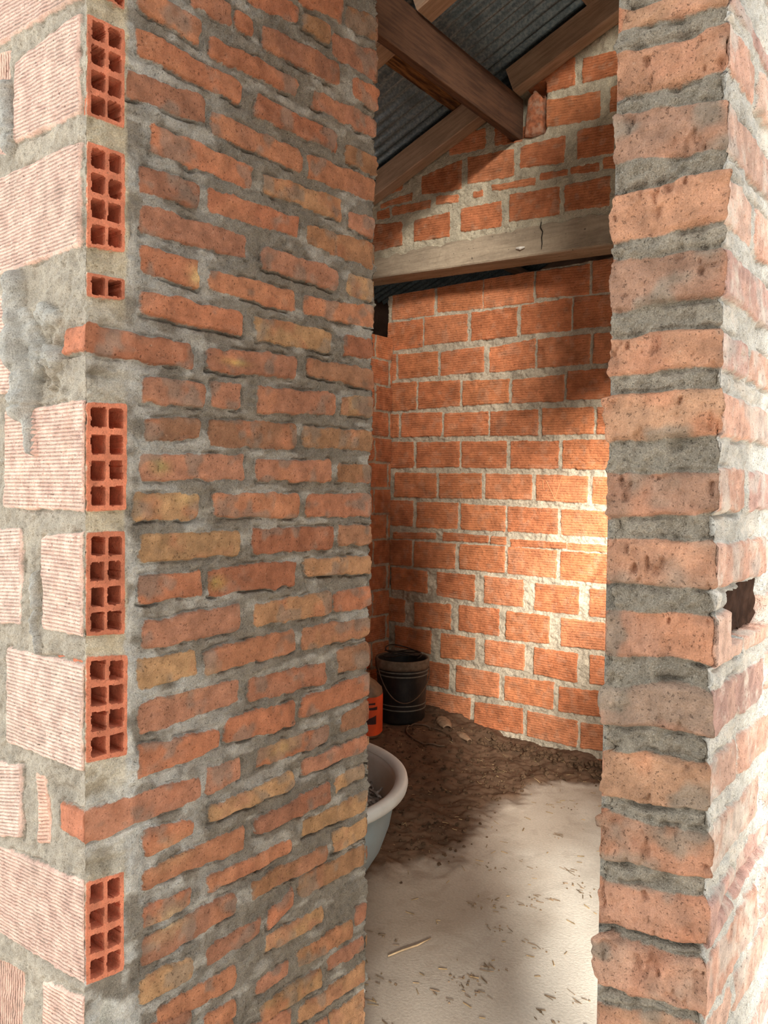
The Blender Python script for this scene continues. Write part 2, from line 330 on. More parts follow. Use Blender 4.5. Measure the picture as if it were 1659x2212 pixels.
def tube(points, rad, n=10, caps=True):
    pts = [Vector(p) for p in points]; vs = []; fs = []
    rads = rad if isinstance(rad, (list, tuple)) else [rad] * len(pts)
    ref = Vector((0.13, 0.27, 0.95)).normalized()
    for i, p in enumerate(pts):
        d = (pts[min(i + 1, len(pts) - 1)] - pts[max(i - 1, 0)]).normalized()
        a = d.cross(ref)
        if a.length < 1e-3: a = d.cross(Vector((1, 0, 0)))
        a.normalize(); b = d.cross(a)
        for k in range(n):
            t = 2 * math.pi * k / n
            vs.append(p + (a * math.cos(t) + b * math.sin(t)) * rads[i])
    for i in range(len(pts) - 1):
        for k in range(n):
            k2 = (k + 1) % n
            fs.append((i * n + k, i * n + k2, (i + 1) * n + k2, (i + 1) * n + k))
    if caps:
        fs.append(tuple(range(n - 1, -1, -1))); fs.append(tuple(range((len(pts) - 1) * n, len(pts) * n)))
    return vs, fs

def join_geo(parts):
    V = []; F = []
    for vs, fs in parts:
        o = len(V); V += [tuple(v) for v in vs]; F += [tuple(i + o for i in f) for f in fs]
    return V, F

def timber(name, p0, p1, width, height, mat, label=None, cat=None, group=None, roll_up=Vector((0, 0, 1)), rough=0.002, nx=60, parent=None, sag=0.0, seed=0, edge_mat=None):
    """sawn timber from p0 to p1 (centre line); width across, height along roll_up; its own X is the grain"""
    p0 = Vector(p0); p1 = Vector(p1); x = (p1 - p0); L = x.length; x.normalize()
    y = roll_up.cross(x).normalized(); z = x.cross(y)
    rnd = random.Random(seed)
    ring = []
    c = min(width, height) * 0.06
    w, h = width / 2, height / 2
    prof = [(-w + c, -h), (0, -h), (w - c, -h), (w, -h + c), (w, -h / 2), (w, 0), (w, h / 2), (w, h - c), (w - c, h), (0, h), (-w + c, h), (-w, h - c), (-w, h / 2), (-w, 0), (-w, -h / 2), (-w, -h + c)]
    vs = []; fs = []; n = len(prof)
    ph = [rnd.uniform(0, 6) for _ in range(4)]
    for i in range(nx + 1):
        s = i / nx; X = (s - 0.5) * L
        dz = math.sin(s * 5 + ph[0]) * rough + math.sin(s * 23 + ph[1]) * rough * 0.4 - sag * 4 * s * (1 - s)
        dy = math.sin(s * 4 + ph[2]) * rough
        for (a, b) in prof:
            vs.append((X, a + dy + rnd.uniform(-1, 1) * rough * 0.25, b + dz + rnd.uniform(-1, 1) * rough * 0.25))
    for i in range(nx):
        for k in range(n):
            k2 = (k + 1) % n
            fs.append((i * n + k, i * n + k2, (i + 1) * n + k2, (i + 1) * n + k))
    fs.append(tuple(range(n - 1, -1, -1))); fs.append(tuple(range(nx * n, nx * n + n)))
    o = mesh_obj(name, vs, fs, mat, parent)
    if edge_mat is not None:
        o.data.materials.append(edge_mat)
        for i in range(nx):
            for k in (0, 1): o.data.polygons[i * n + k].material_index = 1
    R = Matrix((x, y, z)).transposed().to_4x4()
    o.matrix_world = Matrix.Translation((p0 + p1) / 2) @ R
    return put(o, label, cat, group)

# ================================================================ SETTING
H_CAM = 1.79
# ---- left wall: hollow-block face (towards the viewer), toothed corner, solid-brick face, doorway reveal
XL, YF, YE = -1.26, 0.766, 1.572
zz = np.concatenate([np.linspace(0, 0.34, 14)[:-1], np.arange(0.34, 3.06, 0.002), np.linspace(3.06, 4.75, 30)[1:]])
x_front = np.concatenate([np.linspace(-3.90, -1.62, 40)[:-1], np.arange(-1.62, XL - 0.0005, 0.003), [XL]])
y_side = np.concatenate([np.arange(YF, 0.866, 0.002)[1:], np.arange(0.866, YE - 0.001, 0.0026), [YE]])
x_rev = np.concatenate([np.arange(0.004, 0.14, 0.004), [0.14]])
y_in = np.linspace(0.02, 0.70, 12)

def block_front(U, V, seed):
    faces = mm(BLOCK_FACES)
    faces = faces + [(XL - .085, b[1], b[2], XL + .02, b[1], b[2]) for b in mm(LEFT_BRICKS) if b[0] < .80]
    more = fill_bond(faces, -3.9, -1.30, 0.02, 4.75, 0.33, 0.18, 0.02, 0.045, pad=-0.03)
    bricks = faces + more
    rib_skip = {0: 0}
    h, sd, bid, bc, mc = masonry(U, V, bricks, HOLLOW_PALE, MORTAR_PALE, seed=seed, wob=0.004, r=0.002, recess=0.006, rough=0.005, bulge=0.002, crev=0.1, tone=0.12, smear=.25)
    n = len(bricks)
    bot = np.array([b[2] for b in bricks]); sl = np.array([(b[5] - b[2]) / max(b[3] - b[0], .01) for b in bricks]); ul = np.array([b[0] for b in bricks])
    vert = np.zeros(n); 
    for i, b in enumerate(faces):
        if i in (VERT_A, VERT_B, VERT_C): vert[i] = 1
    vloc = V - bot[bid] - sl[bid] * (U - ul[bid])
    ph = np.where(vert[bid] > 0, (U - ul[bid]) * (2 * math.pi / 0.0085), vloc * (2 * math.pi / 0.0070))
    nf = len(mm(BLOCK_FACES)); whole = (bid >= nf) & (bid < nf + 2)
    amp = sstep(sd, 0.002, 0.007) * np.where(vert[bid] > 0, 2.4, 1.0) * (1 - whole)
    bc = np.where(whole[..., None], lin(186, 122, 94) * (.8 + .4 * fbm(U, V, .02, 63)[..., None]), bc)
    h = h - np.where(vert[bid] > 0, 0.006, 0) * sstep(sd, 0, 0.004)
    # lumps of mortar that ran down the face beside the corner
    wu = (fbm(U, V, 0.04, 91) - .5) * 0.03; wv = (fbm(U, V, 0.04, 95) - .5) * 0.03
    acc = np.zeros_like(h)
    for (a0, b0, a1, b1, r0, r1, hh) in DRIPS:
        ex, ey = a1 - a0, b1 - b0; t = np.clip(((U + wu - a0) * ex + (V + wv - b0) * ey) / (ex * ex + ey * ey), 0, 1)
        d = np.hypot(U + wu - a0 - ex * t, V + wv - b0 - ey * t) / (r0 + (r1 - r0) * t)
        acc = acc + (hh * 1.5 * np.sqrt(np.clip(1 - d ** 2, 0, None))) ** 3
    lump = np.cbrt(acc)
    rubble = np.exp(-((U + 1.395) / .06) ** 2 - ((V - 2.02) / .08) ** 2)
    h = h + lump + sstep(lump, 0, .01) * (fbm(U, V, 0.012, 55) - .5) * .005 + rubble * (fbm(U, V, .022, 57) - .6) * .07
    lw_ = sstep(lump, .001, .008)[..., None]; mc = mc * (1 - lw_) + lin(170, 168, 160) * lw_
    sd = np.where(lump > 0.001, -0.02, sd); amp = np.where(lump > 0.001, 0, amp)
    # rough hollows either side of the lower broken course
    for (a, b, su, sv, dep) in [(-1.43, 2.0, .02, .02, .01), (-1.34, 1.225, .04, .012, .010), (-1.42, 1.60, .006, .05, .012), (-1.40, 1.13, .012, .05, .010), (-1.30, 2.075, .03, .012, .008)]:
        h = h - dep * np.exp(-((U - a) / su) ** 2 - ((V - b) / sv) ** 2)
    return h, sd, bc, mc, ph, amp

# which faces carry upright ribs (bricks laid on end)
VERT_A, VERT_B, VERT_C = 2, 13, 18
# mortar that ran down the face: start, end, radii, height
DRIPS = [(-1.495, 2.175, -1.485, 2.03, .022, .026, .022), (-1.487, 2.06, -1.455, 1.93, .028, .022, .024), (-1.45, 1.95, -1.428, 1.845, .018, .009, .014),
         (-1.47, 2.10, -1.44, 2.02, .03, .03, .012), (-1.40, 2.10, -1.36, 2.09, .02, .012, .012), (-1.41, 2.03, -1.37, 2.02, .02, .016, .012),
         (-1.442, 1.61, -1.42, 1.47, .008, .006, .010), (-1.53, 2.55, -1.525, 2.45, .02, .022, .016)]

def left_side(U, V, seed):
    meas = [(a - .003, b + .004, c - .0035 - .004 * (c < 1.5), d + .003, e + .004, f - .0035 - .004 * (c < 1.5)) for a, b, c, d, e, f in mm(LEFT_BRICKS)]; ends = [(max(a, YF + .0015), b, c, d, e, f) for a, b, c, d, e, f in mm(BLOCK_ENDS)]
    more = fill_bond(meas + ends, YF + 0.12, YE, 0.02, 0.42, 0.235, 0.052, 0.02, 0.026)
    more += fill_bond(meas + ends, YF + 0.12, YE, 2.82, 4.75, 0.235, 0.052, 0.02, 0.026, pad=0.006)
    bricks = meas + more
    def pick(i, u, v, rng):
        p = 0.22 + 0.5 * sstep(np.array(u), 1.15, 1.5) * (1 - sstep(np.array(v), 2.3, 2.6))
        pal = TAN if rng.random() < p else SOLID
        return pal[rng.integers(0, len(pal))]
    h, sd, bid, bc, mc = masonry(U, V, bricks, SOLID, MORTAR_GREY, seed=seed, wob=0.0062, r=0.0042, recess=0.005, rough=0.006, bulge=0.0035, pick=pick, crev=0.5)
    # yellow efflorescence and lime spots the bricks carry
    for (a, b, su, sv, c, s) in [(1.108, 2.047, .030, .007, lin(206, 180, 104), .6), (.922, 1.823, .022, .014, lin(198, 180, 116), .65), (1.066, 1.590, .020, .013, lin(204, 180, 104), .65),
                                 (.99, 1.763, .03, .012, lin(216, 186, 128), .5), (1.007, 2.203, .02, .02, lin(222, 190, 136), .8), (.99, 1.40, .07, .02, lin(214, 180, 130), .5), (.95, .93, .04, .03, lin(222, 196, 150), .6),
                                 (.96, 1.07, .05, .03, lin(214, 178, 134), .5), (1.25, 1.20, .05, .02, lin(206, 176, 110), .4)]:
        w = s * np.exp(-((U - a) / su) ** 2 - ((V - b) / sv) ** 2) * (0.3 + 1.2 * fbm(U, V, 0.012, 61))
        w = np.clip(w, 0, 1)[..., None]
        bc = bc * (1 - w) + c * w
    # pale lime bloom in the mortar near the corner
    lime = np.clip((1 - sstep(U, .88, 1.2)) * (.6 + .6 * sstep(2.2 - V, 0, 1.2)) * sstep(fbm(U, V, .05, 71), .38, .6), 0, 1)[..., None] * .75
    mc = mc * (1 - lime) + lin(204, 206, 200) * lime
    streak = np.clip(sstep(fbm(U * .35, V, .03, 73), .55, .72), 0, 1)[..., None] * .5
    mc = mc * (1 - streak) + lin(198, 198, 190) * streak
    cream = ((1 - sstep(U, .846, .856)) * (1 - np.exp(-((V - 2.02) / .10) ** 2)) * (1 - np.exp(-((V - 1.17) / .10) ** 2)) * (V > 1.0))[..., None] * .8
    mc = mc * (1 - cream) + lin(200, 190, 164) * (.85 + .3 * fbm(U, V, .03, 75)[..., None]) * cream
    # ends of hollow blocks in the corner
    amp = np.zeros_like(h); ph = np.zeros_like(h)
    orange = lin(208, 130, 100)
    for k, q in enumerate(ends):
        d = quad_sd(U + (fbm(U, V, .02, 81) - .5) * .003, V + (fbm(U, V, .02, 85) - .5) * .003, q, .0015)
        u0, t0, b0, u1, t1, b1 = q
        p = (U - u0) / (u1 - u0); top = t0 + (t1 - t0) * p; bot = b0 + (b1 - b0) * p
        qv = (V - bot) / np.maximum(top - bot, 1e-4)
        inside = sstep(d, -.001, .0015)
        tone = 1 + .1 * math.sin(k * 2.1)
        h = h * (1 - inside) + inside * ((fbm(U, V, .01, 83) - .5) * .0018 + .001)
        sd = np.maximum(sd, d); bc = np.where((d > -.004)[..., None], orange * tone * (.9 + .2 * fbm(U, V, .02, 87)[..., None]), bc)
        rows = 1 if k == 2 else 4
        hole = np.full(U.shape, -1.0)
        rr = random.Random(40 + k)
        Wd = u1 - u0; Hd = (t0 - b0)
        for c0, c1 in ((.13, .46), (.56, .88)):
            for r_ in range(rows):
                a0 = (r_ + .14) / rows * .96 + .02; a1 = (r_ + .86) / rows * .96 + .02
                j = lambda: rr.uniform(-.012, .012)
                cu = ((c0 + c1) / 2 + j()) * Wd + u0; hw = (c1 - c0) / 2 * Wd + rr.uniform(-.0008, .0004)
                dq = np.abs(qv - ((a0 + a1) / 2 + j() * .5)) * Hd - (a1 - a0) / 2 * Hd
                wob_ = (fbm(U, V, .008, 89) - .5) * .003
                dx = np.abs(U - cu) - hw + wob_; dq = dq + wob_
                rad = .003
                sdh = -(np.hypot(np.maximum(dx + rad, 0), np.maximum(dq + rad, 0)) + np.minimum(np.maximum(dx + rad, dq + rad), 0) - rad)
                hole = np.maximum(hole, sdh)
        h = np.where(hole > 0, -.14, h)
    # recesses round the two whole bricks that tooth into the corner
    for (a, b, su, sv, dep) in [(.80, 1.985, .05, .006, .012), (.82, 2.075, .03, .01, .006), (.80, 1.235, .04, .02, .012), (.79, 1.10, .03, .012, .014), (.815, 0.80, .012, .05, .02)]:
        h = h - dep * np.exp(-((U - a) / su) ** 2 - ((V - b) / sv) ** 2)
    return h, sd, bc, mc, ph, amp

UF, VF = np.meshgrid(x_front, zz); F1 = block_front(UF, VF, 10)
US, VS = np.meshgrid(y_side, zz); F2 = left_side(US, VS, 20)
# reveal: courses carry on round the edge
UR, VR = np.meshgrid(x_rev, zz)
rev_bricks = []
for b in mm(LEFT_BRICKS):
    if b[3] > YE - 0.03:
        rev_bricks.append((-.02, b[4], b[5], random.choice([.115, .16, .16]), b[4], b[5]))
rev_bricks += fill_bond(rev_bricks, 0, .14, .02, 4.75, .115, .052, .02, .026)
hR, sdR, bidR, bcR, mcR = masonry(UR, VR, rev_bricks, SOLID + TAN, MORTAR_GREY, seed=33, wob=.004, recess=.007, rough=.006)
UI, VI = np.meshgrid(y_in, zz)
F4 = (np.zeros_like(UI), np.full(UI.shape, -.01), np.broadcast_to(SOLID[0], UI.shape + (3,)), np.broadcast_to(MORTAR_GREY, UI.shape + (3,)))
# the brick ends at the doorway edge are ragged
rag = (sstep(US, YE - .02, YE))
F2h = F2[0] + rag * (fbm(US, VS, .012, 47) - .55) * .008
cat = lambda *a: np.concatenate(a, 1).astype(np.float32)
S_all = np.concatenate([x_front + 3.90, (y_side - YF) + (XL + 3.90), x_rev + (XL + 3.90) + (YE - YF), y_in + .14 + (XL + 3.90) + (YE - YF)])
z1 = np.zeros_like(UR); z2 = np.zeros_like(UI)
wall_left = wall_strip('wall_left', [(-3.90, YF), (XL, YF), (XL, YE), (XL - .14, YE), (XL - .14, YE - .70)], S_all, zz[:, None],
                       cat(F1[0], F2h, hR, F4[0]),
                       dict(sd=cat(F1[1], F2[1], sdR, F4[1]), bcol=cat(F1[2], F2[2], bcR, F4[2]), mcol=cat(F1[3], F2[3], mcR, F4[3]),
                            rib=cat(F1[4], F2[4], z1, z2), riba=cat(F1[5], F2[5], z1, z2)), [M_SOLID, M_BLOCK])
put(wall_left, kind='structure')
mi = np.zeros((len(zz) - 1, len(S_all) - 1), np.int32); mi[:, :len(x_front) + 49] = 1
wall_left.data.polygons.foreach_set('material_index', mi.ravel())
sm = np.ones_like(mi, bool); sm[:, len(x_front) - 1:len(x_front) + 49] = False
wall_left.data.polygons.foreach_set('use_smooth', sm.ravel())

# ---- right wall: jamb end (towards the viewer) and its pale outer face, doorway beyond, then on to the back wall
XR0, XR1, YJ, YO0, YO1 = -.357, -.232, .879, 1.235, 4.6
zr = np.concatenate([np.linspace(0, 1.02, 22)[:-1], np.arange(1.02, 2.44, .0016), np.linspace(2.44, 5.05, 50)[1:]])
y_back = np.concatenate([np.linspace(0, YO0 - YJ - .04, 16), YO0 - YJ - np.array([.03, .02, .01, .005])])
x_j = np.concatenate([np.arange(0, XR1 - XR0, .0015), [XR1 - XR0]])
y_r = np.concatenate([np.arange(.0015, YO0 - YJ - .001, .0020), [YO0 - YJ]])
x_e = np.array([.02, .06, .10, XR1 - XR0])
jamb = mm(JAMB_BRICKS)
jamb_full = jamb + fill_bond(jamb, XR0 + .1, XR1, .02, 5.0, .125, .05, .02, .024, off=0)
jamb_full = [(XR0 - .02, b[1], b[2], XR1 + .02, b[4], b[5]) for b in jamb_full]
seen = []; jamb2 = []
for b in jamb_full:
    if any(abs(b[1] - s) < .03 for s in seen): continue
    seen.append(b[1]); jamb2.append(b)
def jamb_pick(i, u, v, rng):
    pal = [lin(178, 133, 105), lin(168, 132, 110), lin(166, 125, 102), lin(180, 140, 111), lin(160, 135, 116)]
    return pal[rng.integers(0, len(pal))]
UJ, VJ = np.meshgrid(x_j + XR0, zr)
hJ, sdJ, bidJ, bcJ, mcJ = masonry(UJ, VJ, jamb2, SOLID, lin(134, 126, 112), seed=50, wscale=.07, streak=.006, wob=.010, r=.004, recess=.006, rough=.008, bulge=.003, pick=jamb_pick, crev=.3, edge=(-.003, .007), smear=.7)
# ragged inner edge of the jamb: bricks overhang the doorway by different amounts
over = np.random.default_rng(5).uniform(-.002, .010, len(jamb2))
right_bricks = []
for k, b in enumerate(sorted(jamb2, key=lambda q: q[1])):
    t, c = b[4], b[5]
    if k % 2:
        spans = [(YJ - .02, YJ + .112), (YJ + .125, YO0 + .02)]
    else:
        spans = [(YJ - .02, YJ + .235), (YJ + .25, YO0 + .02)]
    for a0, a1 in spans: right_bricks.append((a0, t, c, a1, t + random.uniform(-.003, .003), c + random.uniform(-.003, .003)))
URr, VRr = np.meshgrid(y_r + YJ, zr)
hQ, sdQ, bidQ, bcQ, mcQ = masonry(URr, VRr, right_bricks, [lin(208, 172, 154), lin(206, 164, 144), lin(194, 158, 146), lin(210, 176, 158)], lin(192, 190, 182), seed=60, wob=.004, recess=.004, rough=.004)
# a broken-out pocket, and one bed joint raked deep
pk = sstep(quad_sd(URr + (fbm(URr, VRr, .02, 3) - .5) * .010, VRr + (fbm(URr, VRr, .02, 6) - .5) * .008, (.938, 1.676, 1.618, 1.115, 1.688, 1.620), .003), -.001, .004)
hQ = hQ * (1 - pk) - .088 * pk
jt = np.exp(-((VRr - 1.312 - .006 * np.sin(URr * 9)) / .009) ** 2) * sstep(URr, .90, .94)
hQ = hQ - .016 * jt
UB, VB = np.meshgrid(y_back, zr); zB = np.zeros_like(UB)
back_b = [(-.2, b[1], b[2], .235, b[1], b[2]) for b in jamb2] + [(.25, b[1], b[2], .9, b[1], b[2]) for b in jamb2]
hB, sdB, bidB, bcB, mcB = masonry(YO0 - UB, VB, [(YJ - .02, b[1], b[2], YO0 + .02, b[1], b[2]) for b in jamb2], SOLID, MORTAR_GREY, seed=70)
hB[:, :] = 0
UE, VE = np.meshgrid(x_e, zr)
one = lambda A, c: np.broadcast_to(c, A.shape + (3,))
S_r = np.concatenate([y_back, (YO0 - YJ) + x_j, (YO0 - YJ) + (XR1 - XR0) + y_r, 2 * (YO0 - YJ) + (XR1 - XR0) + x_e])
wall_right = wall_strip('wall_right', [(XR0, YO0), (XR0, YJ), (XR1, YJ), (XR1, YO0), (XR0, YO0)], S_r, zr[:, None],
                        cat(hB, hJ, hQ, np.zeros_like(UE)),
                        dict(sd=cat(sdB, sdJ, sdQ, np.full(UE.shape, -.01)), bcol=cat(bcB, bcJ, bcQ, one(UE, SOLID[0])), mcol=cat(mcB, mcJ, mcQ, one(UE, MORTAR_GREY))), [M_JAMB, M_PALE])
put(wall_right, kind='structure')
mi = np.zeros((len(zr) - 1, len(S_r) - 1), np.int32); mi[:, len(y_back) + len(x_j) - 1:] = 1
wall_right.data.polygons.foreach_set('material_index', mi.ravel())

# added dark block, a stand-in that keeps the sunlit pocket dark
def rough_block(x0, x1, y0, y1, z0, z1, seed):
    rb = random.Random(seed); n = 7; vs = []; fs = []
    idx = {}
    def vert(i, j, k):
        key = (i, j, k)
        if key not in idx:
            t = lambda a, b, q: a + (b - a) * q / n
            idx[key] = len(vs)
            vs.append((t(x0, x1, i) + rb.uniform(-.002, .002), t(y0, y1, j) + rb.uniform(-.003, .003), t(z0, z1, k) + rb.uniform(-.003, .003)))
        return idx[key]
    for a in range(n):
        for b in range(n):
            for e in (0, n):
                q1 = [(e, a, b), (e, a + 1, b), (e, a + 1, b + 1), (e, a, b + 1)]
                q2 = [(a, e, b), (a, e, b + 1), (a + 1, e, b + 1), (a + 1, e, b)]
                q3 = [(a, b, e), (a + 1, b, e), (a + 1, b + 1, e), (a, b + 1, e)]
                for q in (q1, q2, q3):
                    f = [vert(*p) for p in q]; fs.append(tuple(f if e else f[::-1]))
    return vs, fs
v, f = rough_block(XR1 - .085, XR1 - .014, .946, 1.108, 1.624, 1.680, 9)
put(mesh_obj('pocket_dark_filler', v, f, plain_mat('dark_filler', lin(58, 42, 34), .95, .05, .4, 40, .003, 120)), 'dark stand-in block added to darken a pocket of the pale wall at the picture edge', 'block')

def box(name, x0, x1, y0, y1, z0, z1, mat, kind='structure'):
    vs = [(x, y, z) for z in (z0, z1) for y in (y0, y1) for x in (x0, x1)]
    fs = [(0, 2, 3, 1), (4, 5, 7, 6), (0, 1, 5, 4), (1, 3, 7, 5), (3, 2, 6, 7), (2, 0, 4, 6)]
    o = mesh_obj(name, vs, fs, mat); put(o, kind=kind); return o

M_DULL = plain_mat('dull_render', lin(150, 120, 100), .95, .1, .2, 6, .004, 60)

# ---- back wall of hollow blocks
def ribbed(U, V, bricks, seed, pal, mortar, pitch=.0165, **kw):
    h, sd, bid, bc, mc = masonry(U, V, bricks, pal, mortar, seed=seed, **kw)
    bot = np.array([b[2] for b in bricks]); sl = np.array([(b[5] - b[2]) / max(b[3] - b[0], .01) for b in bricks]); ul = np.array([b[0] for b in bricks])
    ph = (V - bot[bid] - sl[bid] * (U - ul[bid])) * (2 * math.pi / pitch)
    amp = sstep(sd, .004, .012)
    return h, sd, bc, mc, ph, amp
YB = 4.9
xb = np.concatenate([np.arange(-3.80, -1.70, .007), np.linspace(-1.70, -.357, 40)[1:]])
zb = np.arange(0, 3.2905, .0055)
UU, VV = np.meshgrid(xb, zb)
backb = [(a - .004, b + .005, c - .005, d + .004, e + .005, f - .005) for a, b, c, d, e, f in mm(BACK_BRICKS)]
def carry_on(bricks, reach, end, gap):
    """courses carry on past the last measured brick"""
    out = []
    for a, b, c, d, e, f in bricks:
        if d < reach: continue
        L = d - a if d - a > .2 else .36
        x = d + gap
        while x < end:
            out.append((x, e, f, x + L, e, f)); x += L + gap
    return out
backb += carry_on(backb, -1.88, -.3, .022)
backb += fill_bond(backb, -3.9, -1.9, .0, 3.25, .345, .185, .018, .017, pad=.03)
hb, sdb, bcb, mcb, phb, ampb = ribbed(UU, VV, backb, 100, HOLLOW_BACK, lin(172, 158, 136), wob=.006, r=.002, recess=.010, rough=.010, edge=(-.004, .006), bulge=.004, crev=.2, tone=.12, smear=.15)
wall_back = wall_strip('wall_back', [(-3.80, YB), (-.357, YB)], xb + 3.80, zb[:, None], hb,
                       dict(sd=sdb, bcol=bcb, mcol=mcb, rib=phb, riba=ampb), [M_BACK])
put(wall_back, kind='structure')
for nm, a in (('wall_back_core', None),):
    box('wall_back_rear', -3.80, -.357, YB + .03, YB + .12, 0, 3.28, M_DULL)
# scratched strokes on one block, kept as shallow grooves lighter than the face
M_SCR = plain_mat('scratched_clay', lin(218, 150, 106), .9, .1, .1)
vs_, fs_ = join_geo([tube([(a, YB - .004, b), ((a + c) / 2, YB - .004, (b + d) / 2), (c, YB - .004, d)], .0022, 6) for a, b, c, d in
                     ((-2.442, 1.858, -2.436, 1.800), (-2.418, 1.856, -2.350, 1.732), (-2.350, 1.732, -2.302, 1.884))])
scr = mesh_obj('scratched_mark', vs_, fs_, M_SCR, wall_back)

# ---- short return of the inner left wall, up to its broken top
xi_y = np.arange(.90, 4.9005, .012)
zi = np.arange(0, 2.955, .008)
UU, VV = np.meshgrid(4.9 - xi_y[::-1], zi)
inb = fill_bond([], 0, 4.0, .02, 3.0, .33, .18, .018, .0175)
hi, sdi, bci, mci, phi, ampi = ribbed(UU, VV, inb, 140, HOLLOW_BACK, lin(160, 146, 124), wob=.006, r=.002, recess=.010, rough=.010, bulge=.004, smear=.2)
wall_inner = wall_strip('wall_left_inner', [(-3.745, .90), (-3.745, 4.9)], xi_y - .90, zi[:, None], hi[:, ::-1],
                        dict(sd=sdi[:, ::-1], bcol=bci[:, ::-1], mcol=mci[:, ::-1], rib=phi[:, ::-1], riba=ampi[:, ::-1]), [M_BACK])
put(wall_inner, kind='structure')
box('wall_left_inner_core', -3.90, -3.76, .80, 4.95, 0, 2.95, M_DULL)

# ---- gable above the lintel
YG = 4.6
def roof_z(x): return 3.876 + .376 * (x + 3.679)
xg = np.arange(-4.0, -.357, .007)
tg = np.linspace(0, 1, 260)
Zg = 3.46 + (roof_z(xg)[None, :] + .10 - 3.46) * tg[:, None]
UU = np.broadcast_to(xg, Zg.shape); VV = Zg
gb = mm(GABLE_BRICKS)
gb += carry_on(gb, -1.92, -.3, .03)
gb += fill_bond(gb, -4.0, -.3, 3.52, 5.4, .33, .18, .025, .03, pad=.02)
def full_field(U, V, bricks, **kw):
    return masonry(U, V, bricks, **kw)
_bf = brick_field
def brick_field_any(U, V, bricks, wob=.003, wscale=.03, r=.003, seed=0):
    du = (fbm(U, V, wscale, seed) - .5) * 2 * wob; dv = (fbm(U, V, wscale, seed + 7) - .5) * 2 * wob
    sd = np.full(U.shape, -.2, np.float32); bid = np.zeros(U.shape, np.int32); uu = U[0]
    for i, q in enumerate(bricks):
        c0 = np.searchsorted(uu, q[0] - .05); c1 = np.searchsorted(uu, q[3] + .05)
        if c1 <= c0: continue
        s = np.s_[:, c0:c1]
        d = quad_sd(U[s] + du[s], V[s] + dv[s], q, r); m = d > sd[s]
        sub = sd[s]; sub[m] = d[m]; sd[s] = sub; sb = bid[s]; sb[m] = i; bid[s] = sb
    return sd, bid
brick_field = brick_field_any
hg, sdg, bcg, mcg, phg, ampg = ribbed(np.array(UU), VV, gb, 160, HOLLOW_BACK, lin(176, 164, 140), wob=.007, r=.003, recess=.008, rough=.008, bulge=.004, tone=.12, smear=.2)
brick_field = _bf
# pocket the beam end sits in, with a broken piece of brick beside it
pkt = sstep(quad_sd(np.array(UU), VV, (-2.60, 4.37, 4.062, -2.325, 4.38, 4.05), .004), 0, .01)
hg = hg * (1 - pkt) - .10 * pkt
wall_gable = wall_strip('wall_gable', [(-4.0, YG), (-4.0 + (len(xg) - 1) * .007, YG)], xg + 4.0, Zg, hg,
                        dict(sd=sdg, bcol=bcg, mcol=mcg, rib=phg, riba=ampg), [M_BACK])
put(wall_gable, kind='structure')
# rear face of the gable
vs = []; 
for x in (-4.0, -.357):
    for (y, z) in ((YG + .12, 3.47), (YG + .17, 3.47), (YG + .17, roof_z(x) + .1), (YG + .12, roof_z(x) + .1)): vs.append((x, y, z))
put(mesh_obj('wall_gable_rear', vs, [(0, 1, 2, 3), (7, 6, 5, 4), (0, 4, 5, 1), (1, 5, 6, 2), (2, 6, 7, 3), (3, 7, 4, 0)], M_DULL), kind='structure')

# ---- enclosing walls out of the picture
box('wall_far_left', -5.05, -4.95, .5, 7.6, 0, 3.75, M_DULL)
box('wall_far_back', -5.05, -.2, 7.5, 7.6, 0, 5.2, M_DULL)
box('wall_right_far', XR0, XR1, YO1, 7.5, 0, 5.1, M_DULL)
box('wall_right_unseen_head', XR0, XR1, YO0, YO1, 3.2, 5.1, M_DULL)  # unseen wall over the opening, height set to cap the sun patch
M_SUNBLOCK = plain_mat('sun_blocker_render', lin(120, 98, 82), .95, .1, .1, 6)
# unseen wall added to block sun from the passage; low gap lights the floor
box('wall_sun_blocker', .27, .39, -5.0, -.85, 0, 4.6, M_SUNBLOCK)
box('wall_sun_blocker_apron', .27, .39, -.85, .28, 0, .48, M_SUNBLOCK)
box('wall_sun_blocker_head', .27, .39, -.85, .28, 1.22, 4.6, M_SUNBLOCK)
box('wall_sky_blocker', 2.1, 2.22, .95, 7.6, 0, 4.2, plain_mat('pale_blocker_render', lin(196, 186, 170), .95, .1, .1, 6))  # unseen wall added to hold back low sky light from the right
box('wall_right_added_sill', XR0, XR1, 1.9, YO1, 0, 1.95, M_DULL)  # unseen sill added to cut sun off the foot of the back wall

# ================================================================ FLOOR
xf = np.concatenate([np.linspace(-5, -3.8, 10)[:-1], np.arange(-3.8, -.4, .011), np.linspace(-.4, 5, 30)])
yf = np.concatenate([np.linspace(-6, 1.2, 24)[:-1], np.arange(1.2, 4.95, .011), np.linspace(4.95, 7.6, 12)[1:]])
XX, YY = np.meshgrid(xf, yf)
def soil_amount(X, Y):
    n = (fbm(X, Y, .35, 200, 4) - .5) * .55
    edge = -2.06 + n - .22 * sstep(3.2 - Y, 0, 1.0)
    edge = np.where(Y > 4.35, np.maximum(edge, -2.2 + (Y - 4.35) * 2.2), edge)
    return sstep(edge - X, -.10, .16)
soil = soil_amount(XX, YY)
inside = sstep(YY, 1.3, 1.7)
soil = soil * inside
heap = .10 * sstep(-2.5 - XX, 0, .75)
hf = (fbm(XX, YY, .5, 210) - .5) * .012
hf = hf + soil * (.018 + heap + (fbm(XX, YY, .10, 215, 4) - .5) * .05 + (fbm(XX, YY, .03, 219, 3) - .5) * .022)
